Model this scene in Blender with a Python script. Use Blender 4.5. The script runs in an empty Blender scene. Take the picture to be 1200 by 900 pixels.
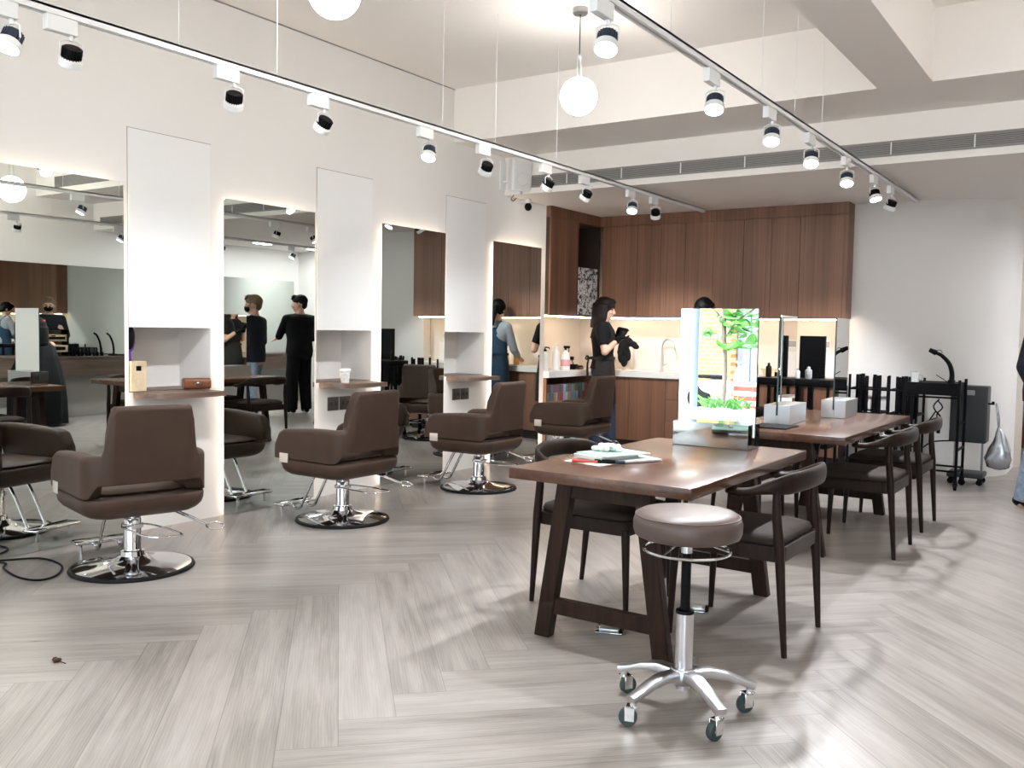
import bpy, bmesh, math, random
from math import pi, sin, cos, radians, sqrt, atan2, hypot
from mathutils import Vector, Matrix
random.seed(7)
SC = bpy.context.scene
COL = SC.collection
PI = pi
V = Vector

# ------------------------------------------------------------------ materials
def nodes_of(m):
    m.use_nodes = True
    nt = m.node_tree
    return nt, nt.nodes, nt.links, nt.nodes['Principled BSDF']

def pm(name, c, rough=0.5, metal=0.0, noise=None, bump=None, spec=None, coat=0.0, emit=None, trans=0.0, alpha=None, sheen=0.0):
    m = bpy.data.materials.new(name)
    nt, N, L, P = nodes_of(m)
    P.inputs['Base Color'].default_value = (*c, 1)
    P.inputs['Roughness'].default_value = rough
    P.inputs['Metallic'].default_value = metal
    if spec is not None: P.inputs['Specular IOR Level'].default_value = spec
    if coat: P.inputs['Coat Weight'].default_value = coat; P.inputs['Coat Roughness'].default_value = 0.15
    if sheen: P.inputs['Sheen Weight'].default_value = sheen
    if trans: P.inputs['Transmission Weight'].default_value = trans
    if alpha is not None: P.inputs['Alpha'].default_value = alpha
    if emit:
        P.inputs['Emission Color'].default_value = (*emit[0], 1)
        P.inputs['Emission Strength'].default_value = emit[1]
    if noise or bump:
        tc = N.new('ShaderNodeTexCoord')
    if noise:
        sc, amt = noise
        nz = N.new('ShaderNodeTexNoise'); nz.inputs['Scale'].default_value = sc; nz.inputs['Detail'].default_value = 4
        L.new(tc.outputs['Object'], nz.inputs['Vector'])
        rp = N.new('ShaderNodeValToRGB')
        rp.color_ramp.elements[0].position = 0.3; rp.color_ramp.elements[1].position = 0.7
        rp.color_ramp.elements[0].color = (*[x * (1 - amt) for x in c], 1)
        rp.color_ramp.elements[1].color = (*[min(1, x * (1 + amt)) for x in c], 1)
        L.new(nz.outputs['Fac'], rp.inputs['Fac']); L.new(rp.outputs['Color'], P.inputs['Base Color'])
    if bump:
        sc, st = bump
        nb = N.new('ShaderNodeTexNoise'); nb.inputs['Scale'].default_value = sc; nb.inputs['Detail'].default_value = 3
        L.new(tc.outputs['Object'], nb.inputs['Vector'])
        bp = N.new('ShaderNodeBump'); bp.inputs['Strength'].default_value = st; bp.inputs['Distance'].default_value = 0.002
        L.new(nb.outputs['Fac'], bp.inputs['Height']); L.new(bp.outputs['Normal'], P.inputs['Normal'])
    return m

def wood(name, dark, light, axis='z', fine=60, long=1.5, rough=0.45, coat=0.0, big=3.0, spec=0.5):
    m = bpy.data.materials.new(name)
    nt, N, L, P = nodes_of(m)
    tc = N.new('ShaderNodeTexCoord')
    mp = N.new('ShaderNodeMapping')
    s = [fine, fine, fine]; s['xyz'.index(axis)] = long
    mp.inputs['Scale'].default_value = s
    L.new(tc.outputs['Object'], mp.inputs['Vector'])
    n1 = N.new('ShaderNodeTexNoise'); n1.inputs['Scale'].default_value = 1.0; n1.inputs['Detail'].default_value = 6; n1.inputs['Roughness'].default_value = 0.65
    L.new(mp.outputs['Vector'], n1.inputs['Vector'])
    mp2 = N.new('ShaderNodeMapping')
    s2 = [big * 3, big * 3, big * 3]; s2['xyz'.index(axis)] = big * 0.15
    mp2.inputs['Scale'].default_value = s2
    L.new(tc.outputs['Object'], mp2.inputs['Vector'])
    n2 = N.new('ShaderNodeTexNoise'); n2.inputs['Scale'].default_value = 1.0; n2.inputs['Detail'].default_value = 3
    L.new(mp2.outputs['Vector'], n2.inputs['Vector'])
    mx = N.new('ShaderNodeMath'); mx.operation = 'MULTIPLY_ADD'
    L.new(n1.outputs['Fac'], mx.inputs[0]); mx.inputs[1].default_value = 0.55
    ml = N.new('ShaderNodeMath'); ml.operation = 'MULTIPLY'; L.new(n2.outputs['Fac'], ml.inputs[0]); ml.inputs[1].default_value = 0.45
    L.new(ml.outputs[0], mx.inputs[2])
    rp = N.new('ShaderNodeValToRGB')
    rp.color_ramp.elements[0].position = 0.36; rp.color_ramp.elements[0].color = (*dark, 1)
    rp.color_ramp.elements[1].position = 0.64; rp.color_ramp.elements[1].color = (*light, 1)
    L.new(mx.outputs[0], rp.inputs['Fac']); L.new(rp.outputs['Color'], P.inputs['Base Color'])
    P.inputs['Roughness'].default_value = rough; P.inputs['Specular IOR Level'].default_value = spec
    if coat: P.inputs['Coat Weight'].default_value = coat; P.inputs['Coat Roughness'].default_value = 0.12
    bp = N.new('ShaderNodeBump'); bp.inputs['Strength'].default_value = 0.12; bp.inputs['Distance'].default_value = 0.002
    L.new(n1.outputs['Fac'], bp.inputs['Height']); L.new(bp.outputs['Normal'], P.inputs['Normal'])
    return m

def emis(name, c, s):
    m = bpy.data.materials.new(name); m.use_nodes = True
    nt = m.node_tree; nt.nodes.clear()
    o = nt.nodes.new('ShaderNodeOutputMaterial'); e = nt.nodes.new('ShaderNodeEmission')
    e.inputs['Color'].default_value = (*c, 1); e.inputs['Strength'].default_value = s
    nt.links.new(e.outputs[0], o.inputs[0])
    return m

def pane_glass(name):
    m = bpy.data.materials.new(name); m.use_nodes = True
    nt = m.node_tree; nt.nodes.clear(); N = nt.nodes; L = nt.links
    o = N.new('ShaderNodeOutputMaterial'); t = N.new('ShaderNodeBsdfTransparent'); g = N.new('ShaderNodeBsdfGlossy')
    g.inputs['Roughness'].default_value = 0.0; t.inputs['Color'].default_value = (0.95, 0.97, 0.96, 1)
    mx = N.new('ShaderNodeMixShader'); fr = N.new('ShaderNodeFresnel'); fr.inputs['IOR'].default_value = 1.35
    L.new(fr.outputs[0], mx.inputs[0]); L.new(t.outputs[0], mx.inputs[1]); L.new(g.outputs[0], mx.inputs[2]); L.new(mx.outputs[0], o.inputs[0])
    return m

def floor_mat():
    m = bpy.data.materials.new('floor_planks')
    nt, N, L, P = nodes_of(m)
    uv = N.new('ShaderNodeUVMap'); uv.uv_map = 'plank'
    at = N.new('ShaderNodeAttribute'); at.attribute_name = 'tone'
    ed = N.new('ShaderNodeUVMap'); ed.uv_map = 'edge'
    sep = N.new('ShaderNodeSeparateColor'); L.new(at.outputs['Color'], sep.inputs[0])
    mp = N.new('ShaderNodeMapping'); mp.inputs['Scale'].default_value = (2.2, 34, 1)
    L.new(uv.outputs[0], mp.inputs['Vector'])
    n1 = N.new('ShaderNodeTexNoise'); n1.inputs['Scale'].default_value = 1; n1.inputs['Detail'].default_value = 7; n1.inputs['Roughness'].default_value = 0.62; n1.inputs['Distortion'].default_value = 0.7
    L.new(mp.outputs[0], n1.inputs['Vector'])
    mp2 = N.new('ShaderNodeMapping'); mp2.inputs['Scale'].default_value = (1.1, 7, 1)
    L.new(uv.outputs[0], mp2.inputs['Vector'])
    n2 = N.new('ShaderNodeTexNoise'); n2.inputs['Scale'].default_value = 1.2; n2.inputs['Detail'].default_value = 3
    L.new(mp2.outputs[0], n2.inputs['Vector'])
    # cathedral grain: distorted waves across the plank
    mp3 = N.new('ShaderNodeMapping'); mp3.inputs['Scale'].default_value = (0.55, 6.0, 1)
    L.new(uv.outputs[0], mp3.inputs['Vector'])
    wv = N.new('ShaderNodeTexWave'); wv.bands_direction = 'Y'; wv.inputs['Scale'].default_value = 5.0; wv.inputs['Distortion'].default_value = 9.0; wv.inputs['Detail'].default_value = 2.0; wv.inputs['Detail Scale'].default_value = 0.8
    L.new(mp3.outputs[0], wv.inputs['Vector'])
    a = N.new('ShaderNodeMath'); a.operation = 'MULTIPLY'; a.inputs[1].default_value = 0.46; L.new(n1.outputs['Fac'], a.inputs[0])
    b = N.new('ShaderNodeMath'); b.operation = 'MULTIPLY_ADD'; b.inputs[1].default_value = 0.40; L.new(n2.outputs['Fac'], b.inputs[0]); L.new(a.outputs[0], b.inputs[2])
    w = N.new('ShaderNodeMath'); w.operation = 'MULTIPLY_ADD'; w.inputs[1].default_value = 0.06; L.new(wv.outputs['Fac'], w.inputs[0]); L.new(b.outputs[0], w.inputs[2])
    t = N.new('ShaderNodeMath'); t.operation = 'MULTIPLY_ADD'; t.inputs[1].default_value = 0.10; L.new(sep.outputs[0], t.inputs[0]); L.new(w.outputs[0], t.inputs[2])
    rp = N.new('ShaderNodeValToRGB')
    e = rp.color_ramp.elements
    e[0].position = 0.30; e[0].color = (0.152, 0.132, 0.119, 1)
    e[1].position = 0.72; e[1].color = (0.395, 0.362, 0.338, 1)
    x = e.new(0.5); x.color = (0.290, 0.260, 0.239, 1)
    L.new(t.outputs[0], rp.inputs['Fac'])
    # joints
    sx = N.new('ShaderNodeSeparateXYZ'); L.new(ed.outputs[0], sx.inputs[0])
    mn = N.new('ShaderNodeMath'); mn.operation = 'MINIMUM'; L.new(sx.outputs[0], mn.inputs[0]); L.new(sx.outputs[1], mn.inputs[1])
    mr = N.new('ShaderNodeMapRange'); mr.inputs['From Min'].default_value = 0.0008; mr.inputs['From Max'].default_value = 0.0022; mr.inputs['To Min'].default_value = 0.62; mr.inputs['To Max'].default_value = 1.0
    L.new(mn.outputs[0], mr.inputs['Value'])
    mc = N.new('ShaderNodeMix'); mc.data_type = 'RGBA'; mc.blend_type = 'MULTIPLY'; mc.inputs['Factor'].default_value = 1
    L.new(rp.outputs['Color'], mc.inputs[6]); L.new(mr.outputs[0], mc.inputs[7])
    L.new(mc.outputs[2], P.inputs['Base Color'])
    rr = N.new('ShaderNodeMapRange'); rr.inputs['To Min'].default_value = 0.24; rr.inputs['To Max'].default_value = 0.38
    L.new(n1.outputs['Fac'], rr.inputs['Value']); L.new(rr.outputs[0], P.inputs['Roughness'])
    bp = N.new('ShaderNodeBump'); bp.inputs['Strength'].default_value = 0.10; bp.inputs['Distance'].default_value = 0.001
    L.new(n1.outputs['Fac'], bp.inputs['Height']); L.new(bp.outputs['Normal'], P.inputs['Normal'])
    P.inputs['Specular IOR Level'].default_value = 0.45
    return m

def brick_mat(name, c1, c2, mortar, sx=4.0):
    m = bpy.data.materials.new(name)
    nt, N, L, P = nodes_of(m)
    tc = N.new('ShaderNodeTexCoord'); mp = N.new('ShaderNodeMapping'); mp.inputs['Rotation'].default_value = (pi / 2, 0, 0)
    L.new(tc.outputs['Object'], mp.inputs['Vector'])
    b = N.new('ShaderNodeTexBrick'); b.inputs['Scale'].default_value = sx
    b.inputs['Color1'].default_value = (*c1, 1); b.inputs['Color2'].default_value = (*c2, 1); b.inputs['Mortar'].default_value = (*mortar, 1)
    L.new(mp.outputs[0], b.inputs['Vector']); L.new(b.outputs['Color'], P.inputs['Base Color'])
    P.inputs['Roughness'].default_value = 0.8
    return m

def check_paper(name):
    # a sheet printed with a fine grid of black and white marks
    m = bpy.data.materials.new(name)
    nt, N, L, P = nodes_of(m)
    tc = N.new('ShaderNodeTexCoord')
    v = N.new('ShaderNodeTexVoronoi'); v.inputs['Scale'].default_value = 26; v.distance = 'CHEBYCHEV'; v.inputs['Randomness'].default_value = 0.75
    L.new(tc.outputs['Object'], v.inputs['Vector'])
    n = N.new('ShaderNodeTexNoise'); n.inputs['Scale'].default_value = 45; n.inputs['Detail'].default_value = 1
    L.new(tc.outputs['Object'], n.inputs['Vector'])
    s = N.new('ShaderNodeSeparateColor'); L.new(v.outputs['Color'], s.inputs[0])
    a = N.new('ShaderNodeMath'); a.operation = 'MULTIPLY_ADD'; a.inputs[1].default_value = 0.5; L.new(s.outputs[0], a.inputs[0]); L.new(n.outputs['Fac'], a.inputs[2])
    rp = N.new('ShaderNodeValToRGB'); rp.color_ramp.interpolation = 'CONSTANT'
    rp.color_ramp.elements[0].color = (0.03, 0.03, 0.035, 1); rp.color_ramp.elements[1].position = 0.72; rp.color_ramp.elements[1].color = (0.75, 0.76, 0.76, 1)
    x = rp.color_ramp.elements.new(0.6); x.color = (0.35, 0.36, 0.40, 1)
    L.new(a.outputs[0], rp.inputs['Fac']); L.new(rp.outputs['Color'], P.inputs['Base Color'])
    P.inputs['Roughness'].default_value = 0.6
    return m

M = {}
M['wall'] = pm('white_paint', (0.77, 0.75, 0.73), 0.7, noise=(0.8, 0.012))
M['ceiling'] = pm('ceiling_paint', (0.86, 0.825, 0.795), 0.8, noise=(0.7, 0.012))
M['panel'] = pm('white_lacquer', (0.79, 0.785, 0.78), 0.45)
M['floor'] = floor_mat()
M['mirror'] = pm('silvered_glass', (0.68, 0.715, 0.68), 0.0, 1.0)
M['tmirror'] = pm('table_mirror_glass', (0.92, 0.94, 0.92), 0.0, 1.0)
M['glass_edge'] = pm('green_glass_edge', (0.02, 0.07, 0.06), 0.1)
M['led'] = emis('warm_led', (1.0, 0.80, 0.60), 14)
M['ledk'] = emis('warm_led_kitchen', (1.0, 0.78, 0.55), 24)
M['cab'] = wood('walnut_veneer', (0.125, 0.054, 0.030), (0.275, 0.135, 0.080), 'z', 70, 0.7, 0.45, big=2.0)
M['cabdark'] = pm('cabinet_inside', (0.035, 0.018, 0.012), 0.6, noise=(6, 0.2))
M['tabletop'] = wood('walnut_top', (0.055, 0.023, 0.013), (0.115, 0.050, 0.028), 'y', 26, 1.2, 0.26, coat=0.10, big=1.6)
M['darkwood'] = wood('dark_stained_wood', (0.010, 0.0055, 0.004), (0.026, 0.014, 0.010), 'z', 60, 3.0, 0.40, spec=0.16)
M['legwood'] = wood('dark_trestle_wood', (0.012, 0.006, 0.004), (0.034, 0.017, 0.011), 'z', 55, 2.5, 0.45, spec=0.14)
M['shelfwood'] = wood('grey_walnut_shelf', (0.075, 0.045, 0.032), (0.22, 0.145, 0.105), 'y', 45, 2.0, 0.45)
M['ledgewood'] = wood('ledge_wood', (0.055, 0.036, 0.026), (0.135, 0.092, 0.068), 'y', 40, 1.5, 0.5)
M['leather'] = pm('brown_leather', (0.060, 0.036, 0.026), 0.48, spec=0.24, noise=(9, 0.08), bump=(420, 0.10))
M['stoolleather'] = pm('taupe_leather', (0.085, 0.056, 0.048), 0.42, noise=(9, 0.06), bump=(420, 0.10))
M['seatleather'] = pm('dark_seat_leather', (0.030, 0.021, 0.017), 0.75, spec=0.15, noise=(10, 0.2), bump=(300, 0.15))
M['chrome'] = pm('chrome', (0.80, 0.80, 0.82), 0.06, 1.0)
M['alu'] = pm('brushed_aluminium', (0.62, 0.62, 0.64), 0.28, 1.0, bump=(120, 0.05))
M['steel'] = pm('polished_steel', (0.34, 0.35, 0.36), 0.05, 1.0)
M['boxsteel'] = pm('brushed_box_steel', (0.62, 0.63, 0.65), 0.30, 0.9, bump=(160, 0.04))
M['satin'] = pm('satin_silver', (0.62, 0.63, 0.63), 0.35, 0.85)
M['rubber'] = pm('black_rubber', (0.007, 0.007, 0.008), 0.55, spec=0.15)
M['tyre'] = pm('caster_tyre', (0.025, 0.045, 0.048), 0.5)
M['hub'] = pm('caster_hub', (0.35, 0.45, 0.46), 0.4)
M['black'] = pm('black_plastic', (0.004, 0.004, 0.005), 0.45, spec=0.10)
M['blackmetal'] = pm('black_powder_coat', (0.003, 0.003, 0.004), 0.5, spec=0.10)
M['grey'] = pm('grey_plastic', (0.050, 0.055, 0.061), 0.5, spec=0.2)
M['lightgrey'] = pm('light_grey_plastic', (0.35, 0.36, 0.37), 0.45)
M['white'] = pm('white_plastic', (0.80, 0.81, 0.82), 0.4)
M['spk'] = pm('speaker_grille_white', (0.66, 0.66, 0.65), 0.6, bump=(900, 0.6))
M['globe'] = emis('opal_globe', (1.0, 0.95, 0.88), 24.0)
M['lens'] = emis('spot_lens', (0.80, 0.90, 1.0), 60)
M['counter'] = pm('white_stone', (0.80, 0.77, 0.73), 0.25, noise=(5, 0.03))
M['splash'] = pm('pale_backsplash', (0.74, 0.68, 0.62), 0.35, noise=(3, 0.02))
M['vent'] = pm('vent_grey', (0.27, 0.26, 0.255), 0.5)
M['slot'] = pm('track_slot', (0.20, 0.20, 0.21), 0.5)
M['ventdark'] = pm('vent_dark', (0.10, 0.10, 0.10), 0.8)
M['socket'] = pm('dark_socket', (0.045, 0.036, 0.033), 0.4)
M['palewood'] = wood('pale_birch', (0.52, 0.41, 0.26), (0.68, 0.57, 0.40), 'x', 40, 3, 0.5)
M['purple'] = pm('purple_plastic', (0.10, 0.03, 0.32), 0.4)
M['tan'] = pm('tan_leather', (0.13, 0.040, 0.016), 0.35, noise=(12, 0.25))
M['paper'] = pm('white_paper', (0.80, 0.80, 0.80), 0.7)
M['cup'] = pm('cup_print', (0.78, 0.78, 0.77), 0.6, noise=(60, 0.25))
M['mint'] = pm('mint_card', (0.42, 0.68, 0.55), 0.55)
M['red'] = pm('red_plastic', (0.55, 0.05, 0.03), 0.4)
M['navy'] = pm('navy_plastic', (0.02, 0.03, 0.06), 0.35)
M['clear'] = pm('clear_plastic', (0.85, 0.87, 0.88), 0.12, alpha=0.4)
M['silverbag'] = pm('silver_foil', (0.60, 0.63, 0.68), 0.25, 0.85, bump=(35, 0.9))
M['poster'] = check_paper('printed_chart')
M['cloth'] = pm('black_cloth', (0.010, 0.010, 0.012), 0.85, bump=(60, 0.4), spec=0.2)
M['cape'] = pm('black_cape_nylon', (0.004, 0.004, 0.005), 0.55, spec=0.10, bump=(25, 0.5))
M['grayapron'] = pm('charcoal_apron', (0.022, 0.020, 0.019), 0.8, spec=0.1, noise=(60, 0.1), bump=(200, 0.3))
M['denim'] = pm('blue_denim', (0.020, 0.043, 0.078), 0.85, spec=0.2, noise=(90, 0.15), bump=(300, 0.4))
M['jeans'] = pm('dark_jeans', (0.028, 0.037, 0.062), 0.85, spec=0.2, noise=(50, 0.2), bump=(300, 0.4))
M['palejeans'] = pm('pale_jeans', (0.20, 0.25, 0.33), 0.85, noise=(30, 0.25), bump=(300, 0.4))
M['greyshirt'] = pm('grey_knit', (0.24, 0.26, 0.28), 0.9, bump=(200, 0.4))
M['blackshirt'] = pm('black_cotton', (0.006, 0.006, 0.007), 0.85, bump=(200, 0.3), spec=0.15)
M['navyjacket'] = pm('navy_jacket', (0.007, 0.009, 0.015), 0.75, spec=0.2, bump=(150, 0.3))
M['skin'] = pm('skin', (0.60, 0.36, 0.26), 0.5, noise=(14, 0.04))
M['lip'] = pm('lips', (0.42, 0.14, 0.12), 0.45)
M['eye'] = pm('eye_dark', (0.015, 0.010, 0.008), 0.15)
M['hairblack'] = pm('black_hair', (0.004, 0.0035, 0.0035), 0.5, spec=0.15, bump=(140, 0.8))
M['hairbrown'] = pm('dark_brown_hair', (0.010, 0.006, 0.005), 0.5, spec=0.15, bump=(140, 0.8))
M['hairlight'] = pm('light_brown_hair', (0.13, 0.075, 0.035), 0.42, bump=(140, 0.8))
M['glass'] = pane_glass('window_glass')
M['frame'] = pm('window_frame_dark', (0.03, 0.03, 0.032), 0.4)
M['pavement'] = pm('pale_pavement', (0.52, 0.52, 0.51), 0.85, noise=(3, 0.08))
M['orangewall'] = brick_mat('orange_tile', (0.40, 0.16, 0.05), (0.46, 0.20, 0.07), (0.52, 0.34, 0.2), 3.0)
M['greywall'] = pm('grey_street_wall', (0.25, 0.28, 0.33), 0.8, noise=(2, 0.15))
M['leaf'] = pm('green_leaf', (0.10, 0.34, 0.06), 0.5, noise=(8, 0.35))
M['bark'] = pm('bark', (0.16, 0.13, 0.11), 0.85, noise=(20, 0.2))
M['planter'] = pm('white_planter', (0.70, 0.71, 0.71), 0.6)
M['pipe'] = pm('blue_grey_steel', (0.16, 0.20, 0.26), 0.5)
M['cream'] = pm('cream_stuff', (0.70, 0.60, 0.42), 0.5, noise=(20, 0.2))
M['amber'] = pm('amber_bottle', (0.42, 0.22, 0.06), 0.3)
M['pink'] = pm('pink_label', (0.70, 0.35, 0.38), 0.5)

# ------------------------------------------------------------------ mesh builder
class B:
    def __init__(s): s.bm = bmesh.new()
    def face(s, vs):
        try: return s.bm.faces.new(vs)
        except ValueError: return None
    def box(s, x0, x1, y0, y1, z0, z1, bev=0.0, seg=2, mat=None):
        r = bmesh.ops.create_cube(s.bm, size=1.0)
        mt = Matrix.Translation(((x0 + x1) / 2, (y0 + y1) / 2, (z0 + z1) / 2)) @ Matrix.Diagonal((abs(x1 - x0), abs(y1 - y0), abs(z1 - z0), 1))
        if mat is not None and not bev: mt = mat @ mt
        bmesh.ops.transform(s.bm, matrix=mt, verts=r['verts'])
        vs = r['verts']
        if bev:
            es = list({e for v in vs for e in v.link_edges})
            q = bmesh.ops.bevel(s.bm, geom=es, offset=bev, segments=seg, profile=0.5, affect='EDGES', clamp_overlap=True)
            vs = q['verts']
            if mat is not None:
                vs = list({v for f in q['faces'] for v in f.verts} | {v for v in vs})
                bmesh.ops.transform(s.bm, matrix=mat, verts=vs)
        return s
    def loft(s, rings, closed=True, cap=True, loop=False):
        vr = [[s.bm.verts.new(p) for p in r] for r in rings]
        n = len(vr[0]); k = len(vr)
        for i in range(k if loop else k - 1):
            a, b = vr[i], vr[(i + 1) % k]
            for j in range(n if closed else n - 1):
                j2 = (j + 1) % n
                s.face((a[j], a[j2], b[j2], b[j]))
        if cap and not loop and closed:
            s.face(list(reversed(vr[0]))); s.face(vr[-1])
        return s
    def cyl(s, p0, p1, r0, r1=None, n=16, cap=True):
        return s.tube([p0, p1], [r0, r0 if r1 is None else r1], n, cap)
    def tube(s, pts, r, n=10, cap=True, loop=False, sec=None, up=None):
        pts = [V(p) for p in pts]; k = len(pts)
        if not isinstance(r, (list, tuple)): r = [r] * k
        rings = []; prev = None
        for i in range(k):
            if loop: t = pts[(i + 1) % k] - pts[i - 1]
            else: t = pts[min(i + 1, k - 1)] - pts[max(i - 1, 0)]
            t.normalize()
            if up is not None:
                u = V(up); a = t.cross(u)
                if a.length < 1e-4: a = V((1, 0, 0))
                a.normalize()
            else:
                if prev is None:
                    u = V((0, 0, 1)) if abs(t.z) < 0.9 else V((1, 0, 0)); a = t.cross(u)
                else: a = prev - t * prev.dot(t)
                a.normalize(); prev = a
            b = a.cross(t)
            if sec: rings.append([pts[i] + a * x + b * y for x, y in sec(i)])
            else: rings.append([pts[i] + (a * cos(2 * pi * j / n) + b * sin(2 * pi * j / n)) * r[i] for j in range(n)])
        return s.loft(rings, True, cap, loop)
    def lathe(s, prof, c=(0, 0, 0), n=24, axis=None):
        rings = []
        for rr, z in prof:
            rings.append([V((rr * cos(2 * pi * j / n), rr * sin(2 * pi * j / n), z)) for j in range(n)])
        if axis is not None:
            q = V((0, 0, 1)).rotation_difference(V(axis)).to_matrix()
            rings = [[q @ p for p in r] for r in rings]
        rings = [[p + V(c) for p in r] for r in rings]
        return s.loft(rings)
    def prism(s, poly, a0, a1, axis='z', bev=0):
        def mk(p, h):
            return {'z': (p[0], p[1], h), 'x': (h, p[0], p[1]), 'y': (p[0], h, p[1])}[axis]
        return s.loft([[V(mk(p, a0)) for p in poly], [V(mk(p, a1)) for p in poly]])
    def sphere(s, c, r, u=16, v=10, rot=None):
        if not isinstance(r, (list, tuple)): r = (r, r, r)
        q = bmesh.ops.create_uvsphere(s.bm, u_segments=u, v_segments=v, radius=1)
        m = Matrix.Translation(c) @ (rot.to_4x4() if rot else Matrix.Identity(4)) @ Matrix.Diagonal((*r, 1))
        bmesh.ops.transform(s.bm, matrix=m, verts=q['verts'])
        return s
    def cap(s, p0, p1, r0, r1=None, n=14):
        r1 = r0 if r1 is None else r1
        s.cyl(p0, p1, r0, r1, n); s.sphere(p0, r0, n, 8); s.sphere(p1, r1, n, 8)
        return s
    def mesh(s, name, sharp=38):
        bmesh.ops.recalc_face_normals(s.bm, faces=s.bm.faces)
        lim = radians(sharp)
        for f in s.bm.faces: f.smooth = True
        for e in s.bm.edges:
            if len(e.link_faces) == 2 and e.calc_face_angle(0) > lim: e.smooth = False
        me = bpy.data.meshes.new(name); s.bm.to_mesh(me); s.bm.free()
        return me

def tag(o, label=None, cat=None, group=None, kind=None):
    if label: o['label'] = label
    if cat: o['category'] = cat
    if group: o['group'] = group
    if kind: o['kind'] = kind
    return o

def obj(name, b, m, parent=None, loc=None, sharp=38):
    me = b.mesh(name, sharp) if isinstance(b, B) else b
    o = bpy.data.objects.new(name, me); COL.objects.link(o)
    if m is not None:
        me.materials.clear(); me.materials.append(M[m] if isinstance(m, str) else m)
    if parent is not None: o.parent = parent
    if loc: o.location = loc
    return o

def struct(name, b, m, parent=None, sharp=38):
    o = obj(name, b, m, parent, sharp=sharp)
    if parent is None: o['kind'] = 'structure'
    return o

def thing(name, label, cat, loc=(0, 0, 0), rz=0.0, group=None):
    o = bpy.data.objects.new(name, None); COL.objects.link(o)
    o.empty_display_size = 0.1
    o.location = loc; o.rotation_euler = (0, 0, rz)
    return tag(o, label, cat, group)

def copy_tree(root, loc, rz, label, group=None):
    def rec(o, par):
        c = o.copy(); COL.objects.link(c); c.parent = par
        for ch in list(o.children): rec(ch, c)
        return c
    r = rec(root, None)
    r.location = loc; r.rotation_euler = (0, 0, rz)
    tag(r, label, None, group)
    return r

def rrect(x0, x1, y0, y1, r, n=5):
    p = []
    for cx, cy, a in ((x1 - r, y1 - r, 0), (x0 + r, y1 - r, 90), (x0 + r, y0 + r, 180), (x1 - r, y0 + r, 270)):
        for k in range(n + 1):
            t = radians(a + 90 * k / n); p.append((cx + r * cos(t), cy + r * sin(t)))
    return p

def sstep(x):
    x = max(0.0, min(1.0, x)); return x * x * (3 - 2 * x)

def catmull(pts, k=8):
    pts = [V(p) for p in pts]; out = []
    q = [pts[0] * 2 - pts[1]] + pts + [pts[-1] * 2 - pts[-2]]
    for i in range(1, len(q) - 2):
        for j in range(k):
            t = j / k; a, b, c, d = q[i - 1:i + 3]
            out.append(0.5 * ((2 * b) + (c - a) * t + (2 * a - 5 * b + 4 * c - d) * t * t + (3 * b - a - 3 * c + d) * t ** 3))
    out.append(pts[-1]); return out
# ------------------------------------------------------------------ camera
cam_d = bpy.data.cameras.new('camera'); cam = bpy.data.objects.new('camera', cam_d); COL.objects.link(cam)
Rm = Matrix(((0.8268447658256934, -0.04733844079154735, 0.5604344789982852),
             (0.5621479406005478, 0.037993447019899096, -0.8261635376014299),
             (0.017816456022934492, 0.9981560849922079, 0.05802588980628867)))
cam.matrix_world = Matrix.Translation((0, 0, 1.28)) @ Rm.to_4x4()
cam_d.sensor_width = 36.0; cam_d.lens = 36.0 * 1065.5 / 1200.0; cam_d.clip_end = 200
SC.camera = cam

XW = -5.036      # plane of the mirror wall
ZC = 3.40        # ceiling
ZB = 2.935       # underside of beams
ZS = 2.575       # underside of the kitchen ceiling
XR = 1.97        # right wall
YF = -1.6        # shop front
ML = [2.40, 3.94, 5.48, 7.02]; MW = 0.815; MZ = 2.125
PIL = [(3.215, 3.94), (4.755, 5.48), (6.295, 7.02)]

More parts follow.
